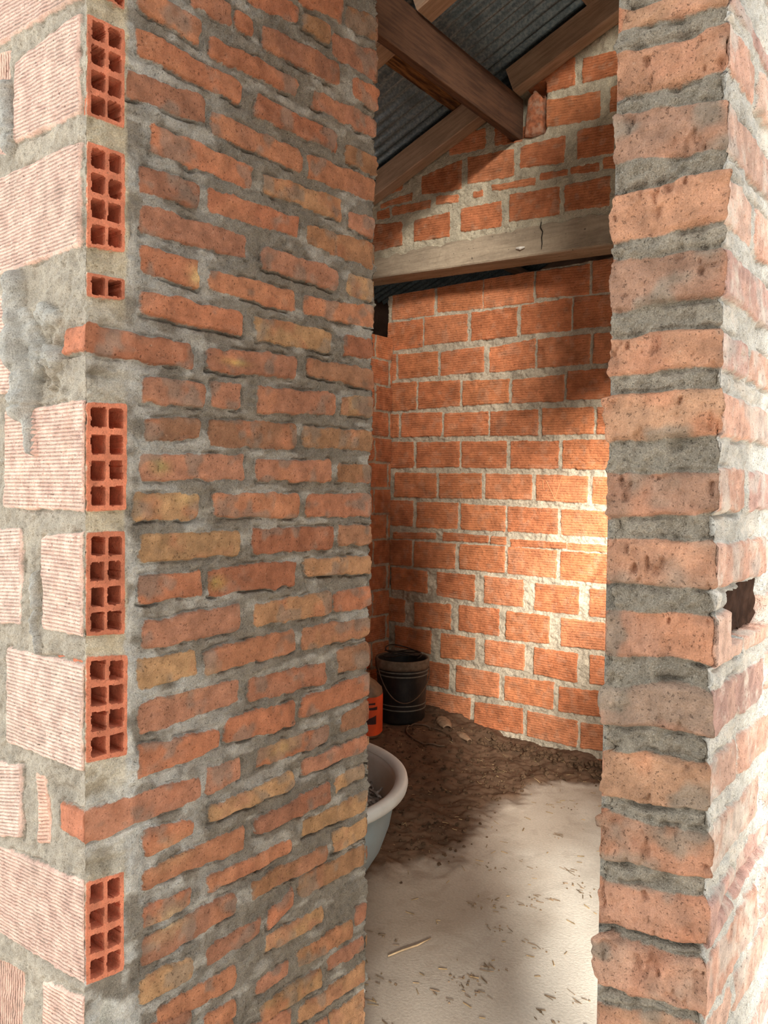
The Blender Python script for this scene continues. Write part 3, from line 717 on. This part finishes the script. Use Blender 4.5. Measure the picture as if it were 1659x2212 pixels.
# dark clods against the back wall
clod = sstep(YY, 4.50, 4.80) * sstep(-2.2 - XX, -.9, .1)
hf = hf + clod * soil * (.02 + .10 * np.clip(fbm(XX, YY, .14, 225) - .42, 0, 1))
dust = sstep(fbm(XX, YY, .6, 230, 5), .30, .62)
thin = sstep(-1.5 - XX + (fbm(XX, YY, .3, 235) - .5) * .7, -.15, .35) * inside
dirt_shade = sstep(-1.29 + .20 * np.clip(YY - 1.7, 0, .55) - .18 * sstep(YY, 2.3, 2.9) - XX + (fbm(XX, YY, .25, 236) - .5) * .16, -.07, .12) * sstep(3.05 - YY, -.2, .3) * inside  # thin dirt; its outline also paints the floor shadow into the colour
bits = sstep(fbm(XX, YY, .06, 240, 3), .60, .70) * sstep(-1.3 - XX, -.3, .5) * inside
conc = lin(216, 208, 192) * (.9 + .16 * fbm(XX, YY, .25, 245)[..., None])
fcol = conc
fcol = fcol * (1 - .55 * thin[..., None]) + lin(150, 128, 106) * .55 * thin[..., None]
fcol = fcol * (1 - .5 * dirt_shade[..., None]) + lin(126, 106, 86) * .5 * dirt_shade[..., None]
fcol = fcol * (1 - .15 * bits[..., None]) + lin(112, 92, 72) * .15 * bits[..., None]
ef = np.minimum(1, soil * 1.1)[..., None]
earth = lin(98, 76, 59) * (.62 + .8 * fbm(XX, YY, .05, 250, 4)[..., None])
fcol = fcol * (1 - ef) + earth * ef
crk = np.exp(-((YY - (1.98 + .10 * (XX + 1.2) + .012 * np.sin(XX * 23) + .012 * (fbm(XX, YY, .05, 260) - .5))) / .004) ** 2) * sstep(XX, -1.25, -1.1)
hf = hf - crk * .004
def floor_mat():
    m, nt, b = new_mat('dusty_concrete_and_earth'); g = G(nt)
    c = g.attr('fcol', 'Color'); n1 = g.noise(90, 5, .65); n2 = g.noise(22, 5); s = g.attr('soil')
    c = g.scale(c, g.m('ADD', .72, g.m('MULTIPLY', n1, .56)))
    grit = g.step(g.noise(130, 3, .6), .62, .70)
    c = g.mix(g.m('MULTIPLY', grit, g.m('ADD', .10, g.m('MULTIPLY', s, .5))), c, lin(60, 46, 36))
    ch = g.step(g.noise(70, 2, .5), .70, .76)
    c = g.mix(g.m('MULTIPLY', ch, g.m('MULTIPLY', s, .7)), c, lin(176, 152, 112))
    nt.links.new(c, b.inputs['Base Color']); b.inputs['Roughness'].default_value = 1.0; b.inputs['Specular IOR Level'].default_value = 0.05
    nt.links.new(g.bump(g.m('ADD', n1, g.m('MULTIPLY', n2, .3)), .003, .7), b.inputs['Normal'])
    return m
def height_grid(name, X, Y, Zh, fields, mat):
    ny, nx = X.shape
    co = np.stack([X, Y, Zh], -1).reshape(-1, 3).astype(np.float32)
    i = np.arange(ny * nx).reshape(ny, nx)
    F = np.stack([i[:-1, :-1], i[:-1, 1:], i[1:, 1:], i[1:, :-1]], -1).reshape(-1, 4)
    me = bpy.data.meshes.new(name); me.vertices.add(len(co)); me.vertices.foreach_set('co', co.ravel())
    me.loops.add(F.size); me.loops.foreach_set('vertex_index', F.ravel().astype(np.int32))
    me.polygons.add(len(F)); me.polygons.foreach_set('loop_start', (np.arange(len(F)) * 4).astype(np.int32)); me.polygons.foreach_set('loop_total', np.full(len(F), 4, np.int32))
    me.update(calc_edges=True)
    for an, arr in fields.items():
        if arr.ndim == 3:
            at = me.attributes.new(an, 'FLOAT_COLOR', 'POINT'); at.data.foreach_set('color', np.concatenate([arr, np.ones(arr.shape[:2] + (1,))], -1).astype(np.float32).ravel())
        else:
            at = me.attributes.new(an, 'FLOAT', 'POINT'); at.data.foreach_set('value', arr.astype(np.float32).ravel())
    me.polygons.foreach_set('use_smooth', np.ones(len(F), bool)); me.materials.append(mat)
    o = bpy.data.objects.new(name, me); COL.objects.link(o); return o
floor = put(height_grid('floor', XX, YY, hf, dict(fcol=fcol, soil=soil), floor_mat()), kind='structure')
def ground(x, y):
    j = int(np.clip(np.searchsorted(xf, x), 1, len(xf) - 1)); i = int(np.clip(np.searchsorted(yf, y), 1, len(yf) - 1))
    return float(max(hf[i, j], hf[i - 1, j - 1], hf[i - 1, j], hf[i, j - 1]))

# ================================================================ ROOF
def zinc_mat():
    m, nt, b = new_mat('weathered_zinc_sheet'); g = G(nt)
    n = g.noise(60, 5, .7); n2 = g.noise(6, 4)
    c = g.mix(g.step(n, .35, .68), lin(104, 122, 132), lin(150, 164, 170))
    c = g.mix(g.m('MULTIPLY', g.step(n2, .5, .7), .5), c, lin(78, 90, 96))
    c = g.mix(g.step(g.noise(140, 2), .68, .74), c, lin(196, 198, 192))
    nt.links.new(c, b.inputs['Base Color']); b.inputs['Roughness'].default_value = .38; b.inputs['Metallic'].default_value = .65
    nt.links.new(g.bump(n, .001), b.inputs['Normal'])
    return m
ry = np.arange(-1.0, 7.7, .0095); rx = np.array([-5.6, -4.6, -3.4, -2.4, -1.4, -.4, .6])
RY, RX = np.meshgrid(ry, rx)
lap = sstep(np.sin(RY * 2 * math.pi / .80), .995, 1.0) * .004
RZ = roof_z(RX) + .265 + .019 * np.sin(RY * 2 * math.pi / .088) - lap
ceiling = put(height_grid('ceiling', RX, RY, RZ, {}, zinc_mat()), kind='structure')

M_BEAM = wood_mat('dark_old_timber', lin(78, 54, 39), lin(100, 70, 50), lin(56, 38, 27))
M_BEAMU = wood_mat('planed_pale_timber', lin(222, 188, 152), lin(230, 200, 166), lin(196, 156, 122))
M_RAFT = wood_mat('brown_rafter_timber', lin(158, 128, 104), lin(180, 148, 122), lin(126, 98, 76))
M_BARK = wood_mat('rough_bark_timber', lin(74, 48, 30), lin(150, 104, 62), lin(50, 32, 20), 1.0)

def rafter(name, x0, x1, y, width, height, base, mat, label, group=None, seed=0):
    ux = Vector((1, 0, .376)).normalized(); up = Vector((-.376, 0, 1)).normalized()
    c = height / 2
    p0 = Vector((x0, y, roof_z(x0) + base)) + up * c; p1 = Vector((x1, y, roof_z(x1) + base)) + up * c
    return timber(name, p0, p1, width, height, mat, label, 'rafter', group, roll_up=up, seed=seed)
timber('roof_beam', (-2.54, .95, 4.205), (-2.54, 4.66, 4.205), .052, .27, M_BEAM, 'deep dark timber beam on edge, running out from its pocket in the orange gable', 'beam', seed=1)
rafter('rafter', -4.45, -2.575, 4.55, .10, .165, 0.012, M_RAFT, 'brown rafter along the gable top, on the lower side of the deep dark beam', 'rafters against the gable', 2)
rafter('rafter', -2.505, -.42, 4.55, .10, .165, 0.012, M_RAFT, 'brown rafter along the gable top, rising from the dark beam towards the brick jamb', 'rafters against the gable', 3)
rafter('rafter', -4.45, -2.575, 3.52, .15, .165, 0.012, M_RAFT, 'brown rafter left of the dark beam, nearer than the gable', 'rafters nearer than the gable', 4)
rafter('rafter', -2.505, -.42, 3.52, .15, .165, 0.012, M_RAFT, 'brown two-tone rafter above the dark beam, nearer than the gable', 'rafters nearer than the gable', 5)
timber('purlin', (-2.945, .6, roof_z(-2.945) + .214), (-2.945, 7.4, roof_z(-2.945) + .214), .085, .05, M_BARK, 'rough bark-edged purlin under the zinc sheet beside the dark beam', 'purlin', roll_up=Vector((-.376, 0, 1)).normalized(), rough=.006, nx=160, seed=6)
timber('purlin', (-1.99, .6, roof_z(-1.99) + .214), (-1.99, 7.4, roof_z(-1.99) + .214), .085, .05, M_RAFT, 'brown purlin crossing the zinc sheet high up beside the brick jamb', 'purlin', roll_up=Vector((-.376, 0, 1)).normalized(), rough=.004, nx=160, seed=7)
timber('purlin', (-3.9, .6, roof_z(-3.9) + .214), (-3.9, 7.4, roof_z(-3.9) + .214), .085, .05, M_RAFT, 'brown purlin low under the zinc sheet behind the grey lintel', 'purlin', roll_up=Vector((-.376, 0, 1)).normalized(), rough=.004, nx=80, seed=8)

# ---- lintel
def lintel_mat():
    m, nt, b = new_mat('board_marked_concrete'); g = G(nt)
    n1 = g.noise(5, 5, .6, g.coord((.6, 4, 4))); n2 = g.noise(60, 5, .65); n3 = g.noise(30, 3, .5, g.coord((.15, 3, 3)))
    c = g.mix(g.step(n1, .3, .7), lin(140, 124, 104), lin(172, 154, 130))
    c = g.mix(g.m('MULTIPLY', g.step(n3, .58, .66), .35), c, lin(104, 92, 74))
    c = g.mix(g.m('MULTIPLY', g.step(g.noise(40, 2), .70, .74), .8), c, lin(60, 52, 44))
    c = g.scale(c, g.m('ADD', .78, g.m('MULTIPLY', n2, .44)))
    nt.links.new(c, b.inputs['Base Color']); b.inputs['Roughness'].default_value = .95
    nt.links.new(g.bump(g.m('ADD', n2, n3), .004), b.inputs['Normal'])
    return m
M_LINT = lintel_mat()
lx = np.arange(-4.0, -.37, .02); prof = []
NL = 18
vs = []; fs = []
for x in lx:
    t = (x + 3.67) / 1.81
    zt = 3.492 - .022 * t + (float(vnoise(np.array([[x]]), np.array([[0.]]), .05, 300)[0, 0]) - .5) * .022
    zb_ = 3.338 - .075 * t
    ring = [(4.578, zb_ + .012), (4.578, zb_ + .05), (4.579, (zt + zb_) / 2 + .01), (4.580, zt - .03), (4.584, zt - .006), (4.60, zt), (4.76, zt + .01), (4.775, zt), (4.775, zb_ + .01), (4.765, zb_), (4.60, zb_ + .0), (4.585, zb_ + .003)]
    for (y, z) in ring:
        k = (float(vnoise(np.array([[x + y]]), np.array([[z]]), .04, 301)[0, 0]) - .5) * .006
        vs.append((x, y + k, z))
n = 12
for i in range(len(lx) - 1):
    for k in range(n):
        k2 = (k + 1) % n
        fs.append((i * n + k, (i + 1) * n + k, (i + 1) * n + k2, i * n + k2))
fs.append(tuple(range(n))); fs.append(tuple(range((len(lx) - 1) * n, len(lx) * n))[::-1])
lint = mesh_obj('concrete_lintel', vs, fs, M_LINT)
put(lint, 'grey board-marked concrete lintel spanning below the orange gable blocks', 'lintel')
crackpts = [(-2.327, 4.574, 3.49), (-2.332, 4.573, 3.455), (-2.315, 4.573, 3.425), (-2.322, 4.573, 3.39), (-2.318, 4.573, 3.35), (-2.322, 4.573, 3.315)]
cv, cf = tube(crackpts, [.003, .004, .003, .0035, .003, .002], 6)
mesh_obj('crack_line', cv, cf, plain_mat('dark_crack', lin(48, 42, 36), .95, .05), lint)
cv, cf = tube([(-2.50, 4.572, 3.352), (-2.47, 4.566, 3.346), (-2.44, 4.572, 3.350)], [.006, .011, .005], 8)
mesh_obj('mortar_chip', cv, cf, plain_mat('pale_chip', lin(206, 200, 188), .9, .1), lint)

# broken piece of hollow brick standing in the beam pocket
pv = []; pf = []
nb = 28
for j in range(13):
    z = j / 12
    for k in range(nb):
        a = 2 * math.pi * k / nb
        ca, sa = math.cos(a), math.sin(a)
        r = 1 / max(abs(ca), abs(sa)) ; r = min(r, 1.28)
        flute = .93 + .07 * abs(math.sin(a * 5))
        x = ca * r * .062 * flute * (1.05 - .18 * z); y = sa * r * .045 * flute
        pv.append((x + (.012 * z), y, z * .245 + (.03 * math.sin(a * 3) if j == 12 else 0)))
for j in range(12):
    for k in range(nb):
        k2 = (k + 1) % nb; pf.append((j * nb + k, j * nb + k2, (j + 1) * nb + k2, (j + 1) * nb + k))
pf.append(tuple(range(nb - 1, -1, -1))); pf.append(tuple(range(12 * nb, 13 * nb)))
stub = mesh_obj('broken_brick_piece', pv, pf, plain_mat('old_fired_clay', lin(150, 92, 64), .95, .1, .4, 30, .003, 120, lin(160, 146, 126), .5), None, True)
stub.location = (-2.405, 4.625, 4.055)
put(stub, 'fluted broken brick piece wedged upright beside the end of the dark beam', 'brick piece')

# ================================================================ THINGS ON THE FLOOR
# ---- black bucket with wire handle
M_BLACK = plain_mat('black_plastic', lin(22, 24, 25), .45, .4, .2, 30, 0, 80, lin(70, 62, 52), .3)
M_RIDGE = plain_mat('scuffed_ridge', lin(104, 102, 92), .6, .3, .2, 60)
M_RIM = plain_mat('dusty_rim_plastic', lin(110, 96, 80), .85, .2, .25, 30)
M_WIRE = plain_mat('rusty_wire', lin(92, 72, 54), .6, .4, .3, 60)
bx, by = -3.365, 4.565
bz = ground(bx, by) - .012
bk = empty('bucket', (bx, by, bz), 'black ribbed plastic bucket with a wire handle in the corner of the back wall', 'bucket')
bk.scale = (1.06, 1.06, 1.04)
prof = [(.150, 0), (.156, .004), (.158, .02), (.161, .10), (.163, .125), (.166, .20), (.172, .30), (.174, .345), (.176, .350), (.177, .385), (.178, .395), (.178, .43), (.174, .434), (.169, .430), (.166, .395), (.158, .20), (.150, .03), (.0, .02)]
v, f = lathe(prof, 56, cap_bottom=True)
mesh_obj('body', v, f, M_BLACK, bk, True)
for z, r in ((.098, .1635), (.130, .1655), (.330, .1765), (.358, .179)):
    v, f = lathe([(r - .006, z - .006), (r, z - .004), (r + .002, z), (r, z + .004), (r - .006, z + .006)], 56)
    mesh_obj('ridge', v, f, M_RIDGE, bk, True)
v, f = lathe([(.174, .372), (.183, .374), (.186, .39), (.186, .425), (.182, .437), (.172, .437), (.168, .425)], 56)
put(mesh_obj('rim', v, f, M_RIM, bk, True), 'dust-covered brown rim')
hp = []
for k in range(25):
    a = math.pi * k / 24
    hp.append((.19 * math.cos(a) * .98, -.20 * math.sin(a) * .95 - .0, .40 - .22 * math.sin(a) + .05 * math.sin(2 * a)))
RH = Matrix.Rotation(math.radians(62), 3, 'Z')
v, f = tube([RH @ Vector(p) for p in hp], .004, 8)
put(mesh_obj('handle', v, f, M_WIRE, bk, True), 'thin rusty wire handle hanging over the rim')
# coil of wire that lies in the bucket mouth
cp = []
for k in range(60):
    a = k * .31
    cp.append((.135 * math.cos(a) * (1 + .12 * math.sin(k * .7)), .12 * math.sin(a), .455 + .02 * math.sin(a * 1.3) + .0008 * k))
v, f = tube(cp, .0045, 7)
wc = mesh_obj('wire_coil', v, f, plain_mat('dark_wire', lin(46, 40, 34), .6, .3), None, True)
wc.location = (bx, by, bz + .008)
put(wc, 'dark loose wire coil lying across the mouth of the black bucket', 'wire coil')
v, f = lathe([(.0, .36), (.08, .375), (.14, .372), (.160, .36)], 40, wob=lambda a, z: .03 * math.sin(a * 7))
ct = mesh_obj('debris', v, f, plain_mat('earthy_rubbish', lin(70, 56, 44), .98, .05, .5, 60, .01, 70), None, True)
ct.location = (bx, by, bz)
put(ct, 'dark earth and rubbish filling the black bucket', 'debris', kind='stuff')

# ---- orange-labelled jug
jx, jy = -3.345, 4.09
jz = ground(jx, jy) - .008
jg = empty('jug', (jx, jy, jz), 'dusty plastic jug with a bright orange label at the edge of the solid-brick wall', 'jug', rot=.35)
def squircle(rx, ry, z, n=48, e=3.2):
    out = []
    for k in range(n):
        a = 2 * math.pi * k / n; c, s = math.cos(a), math.sin(a)
        out.append((math.copysign(abs(c) ** (2 / e), c) * rx, math.copysign(abs(s) ** (2 / e), s) * ry, z))
    return out
def loft(rings, cap=True):
    n = len(rings[0]); v = [p for r in rings for p in r]; f = []
    for i in range(len(rings) - 1):
        for k in range(n):
            k2 = (k + 1) % n; f.append((i * n + k, i * n + k2, (i + 1) * n + k2, (i + 1) * n + k))
    if cap: f.append(tuple(range(n - 1, -1, -1))); f.append(tuple(range((len(rings) - 1) * n, len(rings) * n)))
    return v, f
v, f = loft([squircle(.10, .085, 0), squircle(.122, .102, .008), squircle(.130, .108, .03), squircle(.130, .108, .30), squircle(.124, .104, .325), squircle(.085, .075, .365), squircle(.040, .040, .40, e=2), squircle(.026, .026, .42, e=2), squircle(.026, .026, .455, e=2)])
mesh_obj('body', v, f, plain_mat('grimy_translucent_plastic', lin(128, 104, 82), .5, .35, .25, 14), jg, True)
lab = []
rings = [squircle(.1325, .1105, z) for z in np.linspace(.028, .285, 12)]
v, f = loft(rings, cap=False)
lb = mesh_obj('label', v, f, plain_mat('orange_label', lin(222, 84, 40), .5, .35, .12, 10), jg, True)
lb['label'] = 'glossy orange wrap with dark wedge marks'
# dark printed wedges on the label
def wedge(a0, a1, z0, z1, z2, off):
    n = 14; v = []; f = []
    for k in range(n + 1):
        t = k / n; a = a0 + (a1 - a0) * t; c, s = math.cos(a), math.sin(a); e = 3.2
        x = math.copysign(abs(c) ** (2 / e), c) * (.1325 + off); y = math.copysign(abs(s) ** (2 / e), s) * (.1105 + off)
        v += [(x, y, z0 + .004 * (1 - t)), (x, y, z1 + (z2 - z1) * t)]
    for k in range(n): f.append((2 * k, 2 * k + 2, 2 * k + 3, 2 * k + 1))
    return v, f
M_PRINT = plain_mat('dark_print', lin(64, 36, 34), .5, .3)
for a0, a1, z0, z1, z2 in ((-2.2, -.5, .105, .108, .165), (-2.4, -.4, .200, .205, .222), (-2.0, -.6, .235, .238, .25)):
    v, f = wedge(a0, a1, z0, z1, z2, .0012); mesh_obj('printed_mark', v, f, M_PRINT, lb)
v, f = lathe([(.031, .452), (.032, .456), (.032, .485), (.029, .490)], 32, cap_bottom=True, cap_top=True)
mesh_obj('cap', v, f, plain_mat('red_cap', lin(170, 44, 30), .5, .3), jg, True)

# ---- big round plastic tub with sticks and rubbish in it
tx, ty = -2.632, 2.524
tz = min(hf[(np.hypot(XX - tx, YY - ty) < .44)].max(), .05) - .012
tb = empty('tub', (tx, ty, tz), 'large pale plastic tub half hidden by the solid-brick wall end', 'tub')
HT = .43
M_TUB = plain_mat('pale_blue_grey_plastic', lin(150, 166, 168), .45, .4, .08, 6, 0, 80, lin(150, 136, 116), .25)
M_TUBR = plain_mat('off_white_plastic', lin(216, 214, 204), .45, .4, .05, 6, 0, 80, lin(176, 150, 124), .35)
R = .635
outer = [(.42, 0), (.455, .004), (.485, .03), (.540, .12), (.575, .22), (.592, .31), (.600, HT - .045), (.604, HT - .02)]
inner = [(.600, HT - .012), (.590, HT - .05), (.578, .30), (.560, .22), (.525, .12), (.47, .04), (.42, .02), (.0, .018)]
v, f = lathe(outer + inner, 96, cap_bottom=True)
fm = []
nf = 96
for i in range(len(outer + inner) - 1): fm += [0 if i < len(outer) - 1 else 1] * nf
fm.append(0)
mesh_obj('basin', v, f, None, tb, True, [M_TUB, M_TUBR], fm)
v, f = lathe([(.596, HT - .02), (.604, HT - .050), (.640, HT - .056), (.652, HT - .046), (.656, HT - .028), (.652, HT - .008), (.640, HT + .001), (.622, HT + .001), (.606, HT - .006), (.596, HT - .02)], 96)
put(mesh_obj('rim', v, f, M_TUBR, tb, True), 'rolled off-white rim')

M_STICK = plain_mat('grey_sticks', lin(138, 128, 118), .9, .1, .55, 40, .003, 90)
parts = []
rs = random.Random(21)
for k in range(260):
    a = rs.uniform(0, 6.28); d = .54 * math.sqrt(rs.random()); L = rs.uniform(.05, .20); t = rs.uniform(0, 6.28); up = rs.uniform(-.10, .28)
    c = Vector((d * math.cos(a), d * math.sin(a), .315 + rs.uniform(-.02, .05)))
    dv = Vector((math.cos(t), math.sin(t), up)) * L / 2
    lim = .54
    for e in (c - dv, c + dv):
        r_ = math.hypot(e.x, e.y)
        if r_ > lim: c -= Vector((e.x, e.y, 0)) * ((r_ - lim) / r_)
    mid = c + Vector((rs.uniform(-1, 1), rs.uniform(-1, 1), rs.uniform(-1, 1))) * .008
    parts.append(tube([c - dv, mid, c + dv], [rs.uniform(.004, .009), rs.uniform(.004, .009), rs.uniform(.002, .006)], 6))
v, f = lathe([(.0, .315), (.2, .31), (.35, .305), (.50, .29), (.555, .26)], 48, wob=lambda a, z: .02 * math.sin(a * 9))
parts.append((v, f))
v, f = join_geo(parts)
rub = mesh_obj('debris', v, f, M_STICK)
rub.location = (tx, ty, tz)
put(rub, 'tangle of grey sticks and scraps heaped inside the pale tub', 'debris', kind='stuff')

# ---- loop of wire, pale broken pieces, twig
def on_floor_curve(pts, lift=.006):
    return [(x, y, ground(x, y) + lift) for x, y in pts]
lp = []
cx_, cy_ = -3.02, 4.42
for k in range(40):
    a = k / 39 * 5.6 + .3
    lp.append((cx_ + .17 * math.cos(a), cy_ + .13 * math.sin(a)))
v, f = tube(on_floor_curve(lp, .008), .006, 8)
put(mesh_obj('wire_loop', v, f, M_WIRE, None, True), 'open loop of dark wire lying on the soil in front of the bucket', 'wire loop')
def shard(name, x, y, L, r, rot, label, seed):
    rs = random.Random(seed); n = 14; m = 10; v = []; f = []
    for i in range(n + 1):
        t = i / n; rr = r * (0.55 + .9 * math.sin(math.pi * (.15 + .75 * t))) * rs.uniform(.9, 1.1)
        for k in range(m):
            a = math.pi * k / (m - 1)
            v.append(((t - .5) * L, rr * math.cos(a), rr * .75 * math.sin(a)))
        for k in range(m):
            a = math.pi * (m - 1 - k) / (m - 1)
            v.append(((t - .5) * L, rr * .8 * math.cos(a), rr * .5 * math.sin(a)))
    M_ = 2 * m
    for i in range(n):
        for k in range(M_):
            k2 = (k + 1) % M_; f.append((i * M_ + k, i * M_ + k2, (i + 1) * M_ + k2, (i + 1) * M_ + k))
    f.append(tuple(range(M_ - 1, -1, -1))); f.append(tuple(range(n * M_, n * M_ + M_)))
    o = mesh_obj(name, v, f, plain_mat('pale_husk', lin(150, 122, 96), .9, .15, .2, 40, .002, 90), None, True)
    o.location = (x, y, ground(x, y) - .004); o.rotation_euler[2] = rot
    return put(o, label, 'broken piece')
shard('broken_pipe_piece', -3.06, 4.66, .22, .035, -.75, 'larger pale curved broken piece on the soil near the bucket', 3)
shard('broken_pipe_piece', -2.86, 4.60, .20, .022, -.55, 'thinner pale broken piece pointing away from the bucket along the back wall', 4)
v, f = tube(on_floor_curve([(-1.78, 2.35), (-1.76, 2.42), (-1.735, 2.48), (-1.72, 2.55)], .006), [.003, .004, .004, .002], 6)
put(mesh_obj('twig', v, f, plain_mat('pale_twig', lin(176, 150, 116), .9, .1), None, True), 'pale straight twig lying on the shaded floor in front of the tub', 'twig')

# ---- loose clods and straw scattered over the floor
rs = random.Random(77)
def clod_geo(x, y, z, r):
    bm_v = []; f = []
    n1, n2 = 6, 8
    for i in range(n1 + 1):
        t = math.pi * i / n1
        for k in range(n2):
            a = 2 * math.pi * k / n2
            q = r * rs.uniform(.6, 1.3)
            bm_v.append((x + q * math.sin(t) * math.cos(a), y + q * math.sin(t) * math.sin(a), z + q * .7 * math.cos(t)))
    for i in range(n1):
        for k in range(n2):
            k2 = (k + 1) % n2; f.append((i * n2 + k, (i + 1) * n2 + k, (i + 1) * n2 + k2, i * n2 + k2))
    return bm_v, f
parts = []
for k in range(2600):
    x = rs.uniform(-3.6, -1.75); y = rs.uniform(1.9, 4.8)
    j = int(np.clip(np.searchsorted(xf, x), 1, len(xf) - 1)); i = int(np.clip(np.searchsorted(yf, y), 1, len(yf) - 1))
    if rs.random() > soil[i, j]: continue
    if math.hypot(x - bx, y - by) < .22 or math.hypot(x - jx, y - jy) < .18 or math.hypot(x - tx, y - ty) < .62: continue
    r = rs.choice([.004, .005, .006, .007, .009, .012])
    if rs.random() < .06 and y > 4.3: r = .02
    parts.append(clod_geo(x, y, hf[i, j] + r * .25, r))
for k in range(90):
    x = rs.uniform(-2.75, -1.75); y = rs.uniform(4.62, 4.80)
    parts.append(clod_geo(x, y, ground(x, y) + rs.uniform(0, .02), rs.uniform(.008, .026)))
v, f = join_geo(parts)
put(mesh_obj('soil_clods', v, f, plain_mat('crumbly_earth', lin(88, 68, 51), .98, .05, .4, 30, .006, 90)), 'brown crumbs and clods of dry earth strewn over the left floor', 'soil', kind='stuff')
parts = []
for k in range(380):
    x = rs.uniform(-3.2, -.75); y = rs.uniform(1.8, 4.75)
    if x > -1.9 and rs.random() < .45: continue
    if math.hypot(x - bx, y - by) < .26 or math.hypot(x - jx, y - jy) < .22 or math.hypot(x - tx, y - ty) < .64: continue
    a = rs.uniform(0, 6.28); L = rs.uniform(.010, .038)
    p = [(x + math.cos(a) * L * t + math.sin(a) * L * .25 * math.sin(t * 3), y + math.sin(a) * L * t - math.cos(a) * L * .2 * math.sin(t * 3)) for t in (-.5, 0, .5)]
    parts.append(tube([(q[0], q[1], ground(q[0], q[1]) + .003) for q in p], rs.uniform(.0010, .0024), 5))
v, f = join_geo(parts)
put(mesh_obj('straw', v, f, plain_mat('old_straw', lin(150, 126, 92), .95, .05, .5, 25)), 'short bits of straw and chaff scattered over the pale floor', 'straw', kind='stuff')
parts = []
for k in range(60):
    # little tufts of dark litter on the pale concrete
    x = rs.uniform(-1.95, -.9); y = rs.uniform(1.75, 4.2)
    for q in range(rs.randint(4, 11)):
        dx, dy = rs.gauss(0, .035), rs.gauss(0, .02)
        if rs.random() < .5: parts.append(clod_geo(x + dx, y + dy, ground(x + dx, y + dy) + .001, rs.uniform(.002, .006)))
        else:
            a = rs.uniform(-.6, .6); L = rs.uniform(.012, .04)
            parts.append(tube([(x + dx + math.cos(a) * L * t, y + dy + math.sin(a) * L * t, ground(x + dx, y + dy) + .004) for t in (-.5, 0, .5)], rs.uniform(.0008, .0020), 5))
v, f = join_geo(parts)
put(mesh_obj('litter', v, f, plain_mat('dark_litter', lin(124, 104, 82), .95, .05, .5, 25)), 'small dark tufts of litter dotted on the pale concrete floor', 'litter', kind='stuff')

# ================================================================ LIGHT AND CAMERA
w = bpy.data.worlds.new('overcast_sky'); SC.world = w; w.use_nodes = True
nt = w.node_tree; nt.nodes.clear()
o_ = nt.nodes.new('ShaderNodeOutputWorld'); b_ = nt.nodes.new('ShaderNodeBackground'); nt.links.new(b_.outputs[0], o_.inputs[0])
b_.inputs[0].default_value = (.97, .99, 1.0, 1); b_.inputs[1].default_value = 2.75
sun = bpy.data.lights.new('hazy_sun', 'SUN'); sun.energy = 18.0; sun.angle = math.radians(16); sun.color = (1, .96, .9)
so = bpy.data.objects.new('hazy_sun', sun); COL.objects.link(so)
d = Vector((-.55, .835, -.36)).normalized()
so.rotation_euler = d.to_track_quat('-Z', 'Y').to_euler()

cam = bpy.data.cameras.new('camera'); co = bpy.data.objects.new('camera', cam); COL.objects.link(co)
yaw, pitch, roll, fpx = .661072545, .0303626851, .0133269491, 1700.0
F = Vector((-math.sin(yaw) * math.cos(pitch), math.cos(yaw) * math.cos(pitch), -math.sin(pitch)))
Rr = Vector((math.cos(yaw), math.sin(yaw), 0)); Uu = Rr.cross(F)
R2 = Rr * math.cos(roll) + Uu * math.sin(roll); U2 = -Rr * math.sin(roll) + Uu * math.cos(roll)
co.matrix_world = Matrix.Translation((0, 0, H_CAM)) @ Matrix((R2, U2, -F)).transposed().to_4x4()
cam.sensor_fit = 'HORIZONTAL'; cam.sensor_width = 36; cam.lens = fpx * 36 / 1659; cam.clip_start = .02
SC.camera = co
SC.view_settings.view_transform = 'Standard'; SC.view_settings.look = 'None'; SC.view_settings.gamma = 1
SC.view_settings.exposure = 0.0
SC.cycles.max_bounces = 8; SC.cycles.diffuse_bounces = 5
SC.cycles.use_denoising = True
